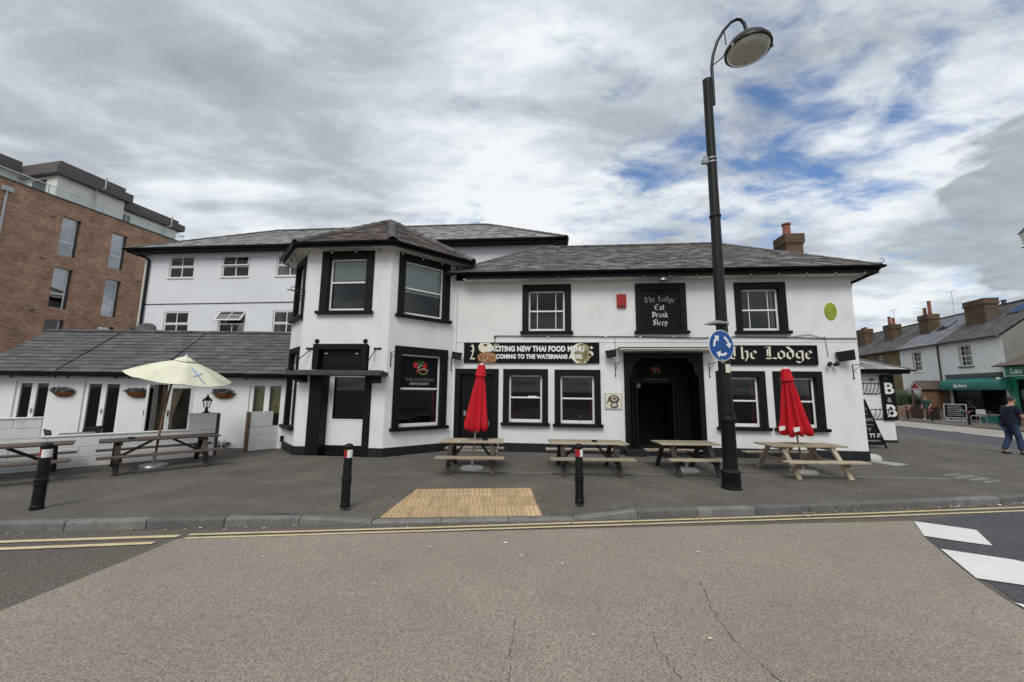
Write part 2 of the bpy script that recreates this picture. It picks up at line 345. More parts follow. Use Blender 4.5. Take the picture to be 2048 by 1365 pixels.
def window(parent, loc, rz, w, h, b=.16, sill=True, split=.5, bars=0, curtain=None, blind=None, frame='white_paint', surround='black_paint',
           glass='glass', dep=.10, fw_=.05, proj=.035, sillz=.085, openup=0, drop=None):
    """x centred, y=0 wall plane, z=0 at surround bottom; outer surround w x h"""
    iw = w / 2 - b; ih = h - b
    f = MB(); y0, y1 = dep, dep + .05
    f.box(-iw, -iw + fw_, y0, y1, 0, ih); f.box(iw - fw_, iw, y0, y1, 0, ih); f.box(-iw + fw_, iw - fw_, y0, y1, ih - fw_, ih); f.box(-iw + fw_, iw - fw_, y0 - .012, y1, 0, fw_ * 1.7)
    zm = ih * split
    f.box(-iw + fw_, iw - fw_, y0 - .015, y1 - .002, zm - .022, zm + .022)
    if bars:
        q = (iw - fw_) * .56
        for s in (-1, 1): f.box(s * q - .011, s * q + .011, y0 + .005, y1 - .008, fw_ * 1.7, ih - fw_)
    win = f.build('window', frame, parent, loc, rz, bevel=.004)
    if surround:
        s = MB(); s.box(-w / 2, -iw, -proj, dep + .04, 0, h); s.box(iw, w / 2, -proj, dep + .04, 0, h); s.box(-iw, iw, -proj, dep + .04, ih, h)
        s.build('surround', surround, win, bevel=.008)
    if sill:
        MB().box(-w / 2 - .05, w / 2 + .05, -proj - .085, dep, -sillz, -.001).build('sill', surround or frame, win, bevel=.01)
    xs = [-iw + fw_, iw - fw_]
    if bars: xs = [-iw + fw_, -q, q, iw - fw_]
    for za, zb in ((fw_ * 1.7, zm), (zm, ih - fw_)):
        for a, c in zip(xs[:-1], xs[1:]):
            MB().box(a - .004, c + .004, y0 + .02, y0 + .026, za - .004, zb + .004).build('pane', glass, win)
    if curtain:
        for s in (-1, 1):
            pts = []; n = 9; cw = iw * curtain[1]
            for i in range(n + 1): pts.append((s * (iw - cw * i / n), dep + .14 + (.03 if i % 2 else 0)))
            mb = MB()
            for i in range(n): mb.quad((*pts[i], .02), (*pts[i + 1], .02), (*pts[i + 1], ih), (*pts[i], ih))
            mb.build('curtain', curtain[0], win)
    if blind:
        MB().box(-iw + fw_ * .6, iw - fw_ * .6, dep + .075, dep + .083, blind[1] * ih, ih - .01).build('blind', blind[0], win)
    return win
def text_mesh(s, size, bold=0, shear=0, align='CENTER', space=1, depth=.002):
    cu = bpy.data.curves.new('lettering', 'FONT'); cu.body = s; cu.size = size; cu.offset = bold; cu.shear = shear; cu.align_x = align; cu.align_y = 'CENTER'
    cu.space_character = space; cu.extrude = depth; cu.resolution_u = 3
    o = bpy.data.objects.new('lettering', cu); col.objects.link(o)
    dg = bpy.context.evaluated_depsgraph_get(); me = bpy.data.meshes.new_from_object(o.evaluated_get(dg))
    bpy.data.objects.remove(o); bpy.data.curves.remove(cu); me.materials.clear()
    return me
def text(s, size, m, parent, loc, rz=0, bold=0, shear=0, align='CENTER', space=1, tilt=0, squash=1):
    me = text_mesh(s, size, bold, shear, align, space)
    me.transform(Matrix.Rotation(R(90) - tilt, 4, 'X') @ Matrix.Diagonal((squash, 1, 1, 1)))
    return obj('lettering', me, m, parent, loc, rz)
GL = {
 'T': (1.12, [[(.0, 1.42), (.25, 1.62), (.7, 1.44), (1.02, 1.62)], [(.5, 1.45), (.2, 1.15), (.12, .55), (.3, .08), (.62, .0), (1.0, .3)], [(.62, 1.42), (.62, .3)]]),
 'h': (.82, [[(.12, 1.6), (.17, 1.5), (.17, .08), (.3, .0)], [(.17, .72), (.48, 1.0), (.64, .85), (.64, .2), (.45, -.28)]]),
 'e': (.74, [[(.2, .48), (.6, .74), (.42, 1.0), (.13, .75), (.13, .22), (.36, .0), (.64, .2)]]),
 'L': (1.1, [[(.1, 1.35), (.3, 1.6), (.5, 1.45), (.5, .25), (.15, .02)], [(.15, .08), (.5, .02), (.8, .12), (1.05, .0)], [(.5, 1.5), (.8, 1.62)], [(.3, 1.2), (.3, .4)]]),
 'o': (.78, [[(.13, .75), (.13, .25), (.38, .0), (.63, .25), (.63, .75), (.38, 1.0), (.13, .75)]]),
 'd': (.8, [[(.12, 1.55), (.62, .95), (.62, .25), (.38, .0), (.13, .25), (.13, .72), (.4, 1.0), (.6, .82)]]),
 'g': (.82, [[(.64, 1.02), (.64, -.2), (.4, -.48), (.08, -.32)], [(.64, .85), (.38, 1.0), (.13, .75), (.13, .28), (.36, .08), (.64, .25)]]),
 'E': (1.10, [[(.98, 1.36), (.6, 1.6), (.22, 1.3), (.14, .75), (.22, .28), (.52, .0), (1.0, .28)], [(.2, .80), (.82, .88)]]),
 'a': (.84, [[(.15, .88), (.42, 1.0), (.6, .82), (.6, .15), (.76, .0)], [(.6, .58), (.22, .45), (.13, .2), (.34, .0), (.6, .2)]]),
 't': (.64, [[(.26, 1.4), (.26, .15), (.42, .0), (.58, .12)], [(.05, .95), (.55, .98)]]),
 'D': (1.1, [[(.1, 1.42), (.5, 1.6), (.95, 1.2), (.95, .4), (.55, .0), (.1, .1)], [(.28, 1.5), (.28, .12)], [(.55, 1.4), (.55, .25)]]),
 'r': (.66, [[(.1, .98), (.2, .88), (.2, .1), (.34, .0)], [(.2, .75), (.44, 1.0), (.6, .86)]]),
 'i': (.62, [[(.16, .98), (.28, .86), (.28, .1), (.44, .0)], [(.22, 1.36), (.36, 1.5)]]),
 'n': (.90, [[(.1, 1.0), (.18, .9), (.18, .02)], [(.18, .75), (.48, 1.0), (.64, .85), (.64, .1), (.78, .0)]]),
 'k': (.82, [[(.1, 1.6), (.18, 1.5), (.18, .02)], [(.18, .6), (.5, 1.0), (.62, .8), (.22, .55), (.62, .05), (.78, .05)]]),
 'S': (1.0, [[(.9, 1.38), (.55, 1.6), (.18, 1.3), (.28, .95), (.75, .75), (.86, .35), (.5, .0), (.08, .22)], [(.5, 1.5), (.5, .1)]]),
 'l': (.46, [[(.12, 1.6), (.2, 1.5), (.2, .1), (.36, .0)]]),
 'p': (.8, [[(.08, 1.02), (.17, .92), (.17, -.5)], [(.17, .8), (.45, 1.0), (.65, .75), (.65, .25), (.4, .0), (.17, .15)]]),
 's': (.72, [[(.6, .85), (.4, 1.0), (.14, .8), (.2, .6), (.55, .42), (.6, .2), (.35, .0), (.08, .15)]]),
 'W': (.7, [[(.0, 1.38), (.2, 1.6), (.38, 1.35), (.34, .7), (.12, .08)], [(.1, .9), (.5, 1.0)], [(.05, .05), (.3, .1), (.55, .02)]]),
 ' ': (.55, [])}
def blackletter(s, xh, m, parent, loc, rz=0, arc=0, nib=.2, name='lettering', squash=1.):
    tot = sum(GL[c][0] for c in s); mb = MB(); x = -tot / 2; k = 0
    nv = Vector((math.cos(R(38)), math.sin(R(38)))) * nib / 2
    for c in s:
        wd, strokes = GL[c]; mid = x + wd / 2
        dy = -arc * (mid / (tot / 2)) ** 2; ta = -2 * arc * mid / (tot / 2) ** 2
        for st in strokes:
            for a, b in zip(st[:-1], st[1:]):
                k += 1; q = []
                for p, sg in ((a, -1), (b, -1), (b, 1), (a, 1)):
                    v = Vector((x + p[0], p[1])) + nv * sg
                    lx, ly = v.x - mid, v.y
                    q.append((mid + lx - ta * ly, ly + ta * lx + dy))
                ar = sum(q[i][0] * q[(i + 1) % 4][1] - q[(i + 1) % 4][0] * q[i][1] for i in range(4))
                if ar < 0: q.reverse()
                mb.quad(*[(u * xh * squash, -.00012 * k, v * xh) for u, v in q])
        x += wd
    return mb.build(name, m, parent, loc, rz)
def clip_poly(poly, clip):
    out = poly
    for i in range(len(clip)):
        a, b = clip[i], clip[(i + 1) % len(clip)]; inp = out; out = []
        if not inp: return []
        def side(p): return (b[0] - a[0]) * (p[1] - a[1]) - (b[1] - a[1]) * (p[0] - a[0])
        for j in range(len(inp)):
            p, q = inp[j], inp[(j + 1) % len(inp)]; sp, sq = side(p), side(q)
            if sp >= 0: out.append(p)
            if (sp >= 0) != (sq >= 0):
                t = sp / (sp - sq); out.append((p[0] + (q[0] - p[0]) * t, p[1] + (q[1] - p[1]) * t))
    return out
def area2(p): return abs(sum(p[i][0] * p[(i + 1) % len(p)][1] - p[(i + 1) % len(p)][0] * p[i][1] for i in range(len(p)))) / 2
def slates(roof, planes, expo, wid, m, singles=0, seed=1, thick=.010, lift=.022, gap=.006, wob=.012):
    """planes: lists of 3d points, first edge is the eave seen left to right from outside"""
    rg = random.Random(seed); field = MB(); left = singles; base = None
    for pts in planes:
        P = [Vector(p) for p in pts]; ex = (P[1] - P[0]).normalized(); nn = ex.cross(P[2] - P[0]).normalized()
        if nn.z < 0: nn = -nn
        ey = nn.cross(ex).normalized(); O = P[0]
        poly = [((p - O).dot(ex), (p - O).dot(ey)) for p in P]
        if sum(poly[i][0] * poly[(i + 1) % len(poly)][1] - poly[(i + 1) % len(poly)][0] * poly[i][1] for i in range(len(poly))) < 0: poly.reverse()
        xa, xb = min(p[0] for p in poly), max(p[0] for p in poly); yb = max(p[1] for p in poly)
        rows = int(yb / expo) + 1
        for r in range(rows):
            y0 = r * expo - .02; ln = expo * 1.3
            x = xa - (wid / 2 if r % 2 else 0) - rg.random() * .05
            while x < xb:
                j = rg.uniform(-wob, wob); yy = y0 + rg.uniform(-wob, wob) * .6
                rect = [(x + gap / 2, yy), (x + wid - gap / 2, yy), (x + wid - gap / 2, y0 + ln), (x + gap / 2, y0 + ln)]
                c = clip_poly(rect, [(a, b - .03 if b < .001 else b) for a, b in poly]); x += wid
                if len(c) < 3 or area2(c) < .003: continue
                l0 = lift + rg.uniform(-.003, .006)
                full = len(c) == 4 and abs(area2(c) - area2(rect)) < 1e-4
                if full and left > 0:
                    left -= 1
                    if base is None:
                        hw = wid / 2 - gap / 2
                        base = MB().add([(-hw, 0, 0), (hw, 0, 0), (hw, ln, -lift * .8), (-hw, ln, -lift * .8), (-hw, 0, thick), (hw, 0, thick), (hw, ln, thick - lift * .8), (-hw, ln, thick - lift * .8)],
                                        [(3, 2, 1, 0), (4, 5, 6, 7), (0, 1, 5, 4), (1, 2, 6, 5), (2, 3, 7, 6), (3, 0, 4, 7)]).mesh('slate')
                    o = obj('slate', base, m, roof)
                    mt = Matrix((ex, ey, nn)).transposed().to_4x4(); mt.translation = O + ex * (x - wid / 2) + ey * yy + nn * l0
                    o.matrix_local = mt @ Matrix.Rotation(rg.uniform(-.012, .012), 4, 'Z')
                else:
                    def up_(p): return O + ex * p[0] + ey * p[1] + nn * (l0 - lift * .8 * (p[1] - y0) / ln)
                    b3 = [up_(p) for p in c]; field.prism(b3, nn * thick)
    if field.v: stuff(field.build('slate_field', m, roof))
def tile_line(roof, p0, p1, ln, m, name='hip_tile', r=.10, n=6, flat=.75, lap=.03):
    p0, p1 = Vector(p0), Vector(p1); d = p1 - p0; k = max(1, round(d.length / ln)); d.normalize(); ln = (Vector(p1) - p0).length / k
    prof = [(math.cos(math.pi * i / n), math.sin(math.pi * i / n) * flat) for i in range(n + 1)]
    mb = MB(); vs = []
    for (yy, rr) in ((-lap, r * 1.12), (ln, r * .97)):
        for q in (1, .86): vs += [(a * rr * q, yy, b * rr * q) for a, b in prof]
    mb.add(vs, []); c = n + 1
    for i in range(n):
        mb.f += [(i, i + 1, 2 * c + i + 1, 2 * c + i), (c + i + 1, c + i, 3 * c + i, 3 * c + i + 1), (i + 1, i, c + i, c + i + 1), (2 * c + i, 2 * c + i + 1, 3 * c + i + 1, 3 * c + i)]
    me = mb.mesh(name); me.materials.append(M[m])
    x = d.cross(Vector((0, 0, 1))).normalized(); z = x.cross(d).normalized()
    for i in range(k):
        o = obj(name, me, None, roof); mt = Matrix((x, d, z)).transposed().to_4x4(); mt.translation = p0 + d * (i * ln); o.matrix_local = mt @ Matrix.Rotation(rnd.uniform(-.02, .02), 4, 'Z')
def gutter(parent, pts, r=.055, m='black_gloss', name='gutter'):
    mb = MB(); pts = [Vector(p) for p in pts]
    n = 6
    for a, b in zip(pts[:-1], pts[1:]):
        d = (b - a).normalized(); s = d.cross(Vector((0, 0, 1))).normalized()
        a2, b2 = a - d * .01, b + d * .01
        out = [(math.cos(math.pi + math.pi * i / n), math.sin(math.pi + math.pi * i / n)) for i in range(n + 1)]
        prof = [(c * r, e * r) for c, e in out] + [(c * r * .85, e * r * .8) for c, e in reversed(out)]
        mb.prism([a2 + s * c + Vector((0, 0, e)) for c, e in prof], b2 - a2)
    return mb.build(name, m, parent)
def pipe(parent, pts, r=.035, m='black_gloss', name='downpipe'):
    mb = MB().tube(pts, r, 8)
    return mb.build(name, m, parent, smooth=50)
def leaf_cloud(n, c, s, size, rg, shape='ell'):
    mb = MB()
    for _ in range(n):
        while True:
            q = Vector((rg.uniform(-1, 1), rg.uniform(-1, 1), rg.uniform(-1, 1)))
            if .25 < q.length < 1: break
        p = Vector(c) + Vector((q.x * s[0], q.y * s[1], q.z * s[2]))
        a = Vector((rg.gauss(0, 1), rg.gauss(0, 1), rg.gauss(0, 1))).normalized(); b = a.orthogonal().normalized(); z = size * rg.uniform(.6, 1.4)
        mb.quad(p - a * z, p - b * z * .45, p + a * z, p + b * z * .45)
    return mb

# ---------------------------------------------------------------- ground
ROAD = -.11
KERB = [(-60, -1.8), (-20, 3.15), (-9.5, 4.5), (-6.2, 4.91), (-2.8, 5.29), (.9, 5.6), (3.5, 5.91), (8.58, 6.72), (11.2, 7.35), (13.2, 8.4), (14.9, 10.2), (16.1, 12.6), (17.2, 16.2), (18.9, 22.8), (24, 43), (33, 80)]
def drop_at(x, dist):
    a = max(0, min(1, (x + 3.0) / .9)); b = max(0, min(1, (1.75 - x) / .9)); q = min(a, b); q = q * q * (3 - 2 * q)
    e = max(0, 1 - dist / 1.35); return -.092 * q * e
def kerb_y(x):
    for (a, b), (c, d) in zip(KERB[:-1], KERB[1:]):
        if a <= x <= c: return b + (d - b) * (x - a) / (c - a)
    return KERB[-1][1]
def road_sheet():
    mb = MB(); s = 1500
    mb.quad((-s, -s, ROAD - .02), (s, -s, ROAD - .02), (s, s, ROAD - .02), (-s, s, ROAD - .02))
    struct(mb.build('ground', 'road_dark'))
    # worn asphalt of the main road
    mb = MB().quad((-60, -40, ROAD), (60, -40, ROAD), (60, 90, ROAD), (-60, 90, ROAD))
    road = struct(mb.build('road', 'road_dark'))
    L = [(-3.90, 4.74), (-3.92, 4.17), (-3.97, 3.58), (-4.02, 3.0), (-4.2, -20)]
    Rr = [(5.72, 5.74), (5.45, 5.38), (5.19, 5.07), (4.94, 4.68), (4.72, 4.32), (4.52, 3.98), (4.36, 3.66), (4.27, 3.4), (4.1, 2.6), (4.0, 1.4), (3.9, -20)]
    pts = [(x, y, ROAD + .006) for x, y in [(-3.86, 4.79)] + L] + [(x, y, ROAD + .006) for x, y in reversed(Rr)]
    top = MB().prism(list(reversed(pts)), (0, 0, -.005)); struct(top.build('raised_table', 'road_light'))
    mb = MB().quad((5.75, 5.76, ROAD + .004), (5.2, 5.06, ROAD + .004), (4.3, 3.4, ROAD + .004), (3.9, -20, ROAD + .004), (60, -20, ROAD + .004), (60, 12.9, ROAD + .004), (8.1, 6.33, ROAD + .004))
    struct(mb.build('asphalt_patch', 'road_blue'))
    return road
road = road_sheet()
def strip(pts, w0, z, name, m, parent=None, jit=0):
    """painted band along a polyline"""
    mb = MB(); P = [Vector((*p, 0)) for p in pts]; rg = random.Random(5)
    ps = []
    for a, b in zip(P[:-1], P[1:]):
        n = max(1, int((b - a).length / .25))
        for i in range(n): ps.append(a + (b - a) * (i / n))
    ps.append(P[-1]); n = len(ps)
    for i, p in enumerate(ps):
        d = (ps[min(i + 1, n - 1)] - ps[max(i - 1, 0)]).normalized(); s = Vector((-d.y, d.x, 0)) * (w0 / 2)
        mb.v += [tuple(p - s * (1 + rg.uniform(-jit, jit)) + Vector((0, 0, z))), tuple(p + s * (1 + rg.uniform(-jit, jit)) + Vector((0, 0, z)))]
    for i in range(n - 1): mb.f.append((2 * i, 2 * i + 2, 2 * i + 3, 2 * i + 1))
    return struct(mb.build(name, m, parent))
Z = ROAD + .011
strip([(-3.86, 4.90), (-1, 5.24), (2.1, 5.63), (5.2, 6.03), (8.2, 6.46), (11.6, 7.0), (13.8, 8.2)], .055, Z, 'yellow_line', 'line_yellow', road, .08)
strip([(-3.82, 4.79), (-1, 5.12), (2.1, 5.50), (5.2, 5.89), (8.2, 6.30), (11.7, 6.83), (14.0, 8.05)], .05, Z, 'yellow_line', 'line_yellow', road, .08)
strip([(-14, 3.66), (-5.8, 4.62), (-3.95, 4.855)], .075, Z - .001, 'yellow_line', 'line_yellow', road, .06)
strip([(-14, 3.44), (-5.5, 4.43), (-4.05, 4.64)], .075, Z, 'yellow_line', 'line_yellow', road, .06)
Z2 = ROAD + .014
for q in ([(5.70, 5.70), (6.18, 5.37), (5.73, 4.83), (5.47, 4.97), (5.235, 5.13)], [(4.985, 4.715), (5.47, 4.44), (5.51, 4.38), (4.86, 3.86), (4.65, 3.95), (4.54, 4.00)], [(4.34, 3.56), (4.60, 3.40), (4.2, 2.7), (4.13, 2.75)]):
    struct(MB().quad(*[(x, y, Z2) for x, y in q]).build('crossing_stripe', 'line_white', road))
rg = random.Random(11)
def crack(pts, w):
    mb = MB(); P = [Vector((*p, ROAD + .0105)) for p in pts]; ps = []
    for a, b in zip(P[:-1], P[1:]):
        n = max(2, int((b - a).length / .03))
        for i in range(n): ps.append(a + (b - a) * i / n + Vector((rg.gauss(0, .008), rg.gauss(0, .004), 0)))
    for p in ps:
        ww = w * rg.uniform(.2, 1.3); mb.v += [(p.x - ww, p.y, p.z), (p.x + ww, p.y, p.z)]
    for i in range(len(ps) - 1): mb.f.append((2 * i, 2 * i + 1, 2 * i + 3, 2 * i + 2))
    struct(mb.build('crack', 'crack', road))
crack([(1.80, 3.90), (1.72, 3.6), (1.64, 3.3), (1.61, 3.0), (1.66, 2.7), (1.75, 2.3)], .0026)
crack([(.05, 3.25), (.02, 2.9), (.01, 2.6), (.03, 2.2)], .0022)
crack([(1.06, 3.12), (1.04, 2.85), (1.08, 2.6), (1.05, 2.3)], .0020)
def pavement():
    bm = bmesh.new(); mb = MB()
    # near forecourt in a fine grid so that the dropped kerb can dip, the rest in large pieces
    xs = [-60, -40, -20, -14, -9.5, -6.2] + [-3.4 + i * .2 for i in range(28)] + [3.5, 6, 8.58]
    ds = [.125, .3, .5, .7, .9, 1.1, 1.35, 3, 8, 30, 90]
    for x in xs:
        for d in ds:
            y = kerb_y(x) + d; mb.v.append((x, y, drop_at(x, d)))
    n = len(ds)
    for i in range(len(xs) - 1):
        for j in range(n - 1): mb.f.append((i * n + j, (i + 1) * n + j, (i + 1) * n + j + 1, i * n + j + 1))
    o = len(mb.v); K = KERB[KERB.index((8.58, 6.72)):]
    ring = []
    for i, k in enumerate(K):
        a = Vector(K[max(i - 1, 0)]); b = Vector(K[min(i + 1, len(K) - 1)]); d = (b - a).normalized(); ring.append((k[0] - d.y * .125, k[1] + d.x * .125, 0) if i else (8.58, 6.72 + .125, 0))
    mb.v += ring + [(8.58, y, 0) for y in (90,)]
    mb.f.append(tuple(range(o, len(mb.v))))
    return struct(mb.build('pavement', 'pavement'))
pave = pavement()
def kerbs():
    # pavement edge: single stones, two stone shapes
    k = thing('kerb', 'grey concrete kerb stones along the edge of the pub forecourt', 'kerb'); del k['label'], k['category']; k['kind'] = 'structure'
    me = MB().prism([(0, 0, -.17), (0, .125, -.17), (0, .125, .004), (0, .018, .004), (0, 0, -.014)], (.905, 0, 0)).mesh('kerb_stone', .006)
    acc = -8.6; d0 = 0; line = [Vector((*p, 0)) for p in KERB[1:-1]]
    seg = []
    for a, b in zip(line[:-1], line[1:]): seg.append((a, b, (b - a).length))
    def at(s):
        for a, b, l in seg:
            if s <= l: return a + (b - a) * (s / l), (b - a).normalized()
            s -= l
        return line[-1], (line[-1] - line[-2]).normalized()
    tot = sum(l for *_, l in seg); s = 0
    while s < min(tot, 62):
        p, d = at(s + .4525); z = drop_at(p.x, .06) if p.y < 8 else 0
        q0, _ = at(s); q1, _ = at(s + .905); z0 = drop_at(q0.x, .06) if p.y < 8 else 0; z1 = drop_at(q1.x, .06) if p.y < 8 else 0
        o = obj('kerb_stone', me, 'kerb_stone', k); dd = (q1 - q0).normalized()
        o.rotation_euler = (0, -math.atan2(z1 - z0, .905), math.atan2(dd.y, dd.x) + rnd.uniform(-.004, .004)); o.location = (q0.x, q0.y, z0 + rnd.uniform(-.004, .003)); s += .915
kerbs()
def tactile():
    t = thing('tactile_paving', '', ''); del t['label'], t['category']; t['kind'] = 'structure'
    ang = math.atan2(.31, 3.7)
    ox, oy = -1.80, kerb_y(-1.80) + .135
    for r in range(3):
        for c in range(6):
            xx = c * .402 - (.16 if r == 1 else 0); yy = r * .402; bound = [(0, -.1), (2.26, -.1), (2.26, 1.3), (.36, 1.3)]
            cp = clip_poly([(xx + .004, yy + .004), (xx + .398, yy + .004), (xx + .398, yy + .398), (xx + .004, yy + .398)], bound)
            if len(cp) < 3 or area2(cp) < .012: continue
            wx = ox + math.cos(ang) * xx - math.sin(ang) * yy; wy = oy + math.sin(ang) * xx + math.cos(ang) * yy
            d = wy - kerb_y(wx); z0 = drop_at(max(wx, -1.7) + .2, d); z1 = drop_at(max(wx, -1.7) + .2, d + .4)
            o = MB().prism([(a - xx, b - yy, -.05) for a, b in cp], (0, 0, .05)).build('paving_slab', 'tactile', t)
            o.rotation_euler = (math.atan2(z1 - z0, .4), 0, ang); o.location = (wx, wy, z0 + .010 + rnd.uniform(0, .003))
            mb = MB()
            for i in range(6):
                for j in range(6):
                    a, b = .034 + i * .0665, .034 + j * .0665
                    if len(clip_poly([(xx + a - .016, yy + b), (xx + a + .016, yy + b), (xx + a, yy + b + .012)], bound)) == 3: mb.lathe([(.0165, -.001), (.0135, .0055), (.005, .0065)], 7, (a, b, 0))
            if mb.v: stuff(mb.build('blister', 'blister', o))
tactile()
# fixtures in the forecourt surface
zf = .004
strip([(-.8, 8.24), (2.5, 8.19), (6.2, 8.17), (8.9, 8.08), (9.3, 8.02)], .028, zf, 'drain_channel', 'line_worn', pave, .3)
cov = MB()
def rect_frame(pts, z):
    P = [Vector((*p, z)) for p in pts]; c = sum(P, Vector()) / 4; Q = [c + (p - c) * .93 for p in P]; mb = MB()
    for i in range(4): mb.quad(P[i], P[(i + 1) % 4], Q[(i + 1) % 4], Q[i])
    return mb, Q
for nm, pts, lo, hi in (('service_cover', [(9.10, 9.34), (9.72, 9.63), (9.40, 10.22), (9.0, 10.0)], 'concrete', 'metal_grey'), ('inspection_cover', [(9.16, 7.70), (9.76, 7.92), (9.74, 8.62), (9.07, 8.36)], 'pavement', 'line_worn')):
    fr, Q = rect_frame(pts, zf + .004); o = struct(fr.build(nm, hi, pave))
    struct(MB().quad(*[q + Vector((0, 0, -.003)) for q in Q]).build('cover_plate', 'concrete' if nm == 'service_cover' else 'road_brown', pave))
    if nm == 'service_cover':
        mb = MB()
        for i in range(1, 12):
            a = Q[0] + (Q[3] - Q[0]) * i / 12; b = Q[1] + (Q[2] - Q[1]) * i / 12; mb.beam(a, b, .012, .004)
        stuff(mb.build('cover_rib', 'stone_pale', pave))
    else:
        mb = MB()
        for t in (.33, .66): mb.beam(Q[0] + (Q[3] - Q[0]) * t, Q[1] + (Q[2] - Q[1]) * t, .02, .004); mb.beam(Q[0] + (Q[1] - Q[0]) * t, Q[3] + (Q[2] - Q[3]) * t, .02, .004)
        stuff(mb.build('cover_rib', 'line_worn', pave))
# fallen leaves and litter in the gutter
mb = MB(); rl = random.Random(3)
def flake(x, y, z, s):
    a = rl.uniform(0, 6.3); n = rl.choice((4, 5, 6)); pts = []
    for i in range(n): t = a + 6.283 * i / n; q = s * rl.uniform(.5, 1.2); pts.append((x + q * math.cos(t), y + q * .7 * math.sin(t), z + rl.uniform(0, .35) * s))
    mb.quad(*pts)
for i in range(230):
    x = rl.uniform(-7, 10.5) if i % 2 else rl.uniform(3.2, 10.5); flake(x, kerb_y(x) - abs(rl.gauss(0, .07)) - .015, ROAD + .014, rl.uniform(.008, .026))
for i in range(60): x = rl.uniform(-6, 9.5); dq = .2 + abs(rl.gauss(0, 1.0)); flake(x, kerb_y(x) + dq, .006 + drop_at(x, dq), rl.uniform(.006, .018))
for i in range(26): flake(rl.uniform(-3.5, 4), rl.uniform(2.4, 4.9), ROAD + .013, rl.uniform(.006, .015))
leaf_mb, mb = mb, MB()
for i in range(70): x = 10.5 - abs(rl.gauss(0, 2.6)); flake(x, kerb_y(x) - abs(rl.gauss(0, .05)) - .02, ROAD + .016, rl.uniform(.014, .034))
for i in range(22): x = rl.uniform(-6.5, 6); flake(x, kerb_y(x) - rl.uniform(.03, .22), ROAD + .016, rl.uniform(.010, .024))
for x, y in ((-2.6, 4.30), (.13, 4.40), (.55, 4.22), (1.45, 3.02), (.62, 3.05), (-.05, 4.75), (1.9, 4.6), (2.1, 4.55), (-1.3, 4.1), (2.4, 4.62), (-3.1, 3.7), (-.9, 4.6)): flake(x, y, ROAD + .0135, rl.uniform(.016, .028))
for x, y in ((-4.6, 5.9), (-4.1, 5.5), (-3.9, 5.6), (-3.2, 6.4), (2.2, 6.9), (2.6, 7.2), (6.1, 7.0), (8.4, 9.3), (10.6, 9.8), (11.1, 9.1)): flake(x, y, .007, rl.uniform(.012, .024))
stuff(tag(mb.build('pale_litter', 'gum'), 'pale scraps and petals lying on the road and along the kerb', 'litter')); mb = leaf_mb
stuff(tag(mb.build('fallen_leaves', 'debris'), 'dry brown leaves and scraps scattered along the kerb', 'leaves'))
# ---------------------------------------------------------------- the pub
PL = Vector((.29, 10.94, 0)); PRZ = R(-5.4526)
PM = Matrix.Translation(PL) @ Matrix.Rotation(PRZ, 4, 'Z')
def pub_pt(u, v, z=0): return PM @ Vector((u, v, z))
pub = thing('public_house', 'white two-storey pub with black window surrounds and a canted corner bay', 'pub', PL, PRZ)
WIN_UP = [(.70, 3.37, 1.40, 1.38), (6.54, 3.36, 1.34, 1.36)]
WIN_GR = [(.105, .80, 1.27, 1.49), (1.555, .79, 1.27, 1.49), (5.89, .79, 1.26, 1.48), (7.325, .79, 1.23, 1.48)]
holes = [(c - w / 2 + .02, c + w / 2 - .02, z - .02, z + h - .02) for c, z, w, h in WIN_UP + WIN_GR]
holes += [(-1.90, -.68, .12, 2.27), (2.85, 4.92, 0, 2.74)]
obj('wall', wall_mesh(10.9, 4.9, holes, .24, 0, -2.0), 'white_render', pub)
mb = MB(); mb.quad((8.9, 0, 0), (8.9, 7.0, 0), (8.9, 7.0, 4.9), (8.9, 0, 4.9)); mb.quad((8.9, 7.0, 0), (-2, 7.0, 0), (-2, 7.0, 4.9), (8.9, 7.0, 4.9)); mb.build('end_wall', 'white_render', pub)
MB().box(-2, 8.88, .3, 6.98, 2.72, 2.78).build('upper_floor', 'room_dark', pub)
# plinth pieces between openings
for a, b in ((-2.0, -1.95), (-.64, 2.82), (4.95, 8.915)):
    MB().box(a, b, -.022, .0, 0, .24).build('plinth', 'plinth_black', pub, bevel=.006)
MB().box(8.9, 8.922, -.0, 7.0, 0, .24).build('plinth', 'plinth_black', pub)
for i, (c, z, w, h) in enumerate(WIN_UP):
    window(pub, (c, 0, z), 0, w, h, .175, bars=1, curtain=('curtain_white', .22) if i else None)
for i, (c, z, w, h) in enumerate(WIN_GR):
    window(pub, (c, 0, z), 0, w, h, .165, curtain=('curtain_red', .24), split=.52)
# plain black door at the bay end
d = MB().box(-1.90, -.68, .10, .15, .13, 2.27)
for i in range(7): d.box(-1.74 + i * .135, -1.74 + i * .135 + .118, .085, .10, .17, 2.0)
door = d.build('door', 'black_gloss', pub, bevel=.004)
s = MB(); s.box(-1.92, -1.76, -.035, .16, .0, 2.29); s.box(-.82, -.66, -.035, .16, .0, 2.29); s.box(-1.76, -.82, -.035, .16, 2.13, 2.29); s.build('door_frame', 'black_paint', door, bevel=.008)
MB().box(-1.66, -1.60, .05, .086, .95, 1.10).tube([(-1.63, .05, 1.02), (-1.63, .02, 1.02), (-1.53, .02, 1.02)], .009, 6).build('door_handle', 'metal_grey', door)
MB().box(-1.95, -.64, -.14, .10, 0, .12).build('door_step', 'concrete', door, bevel=.01)
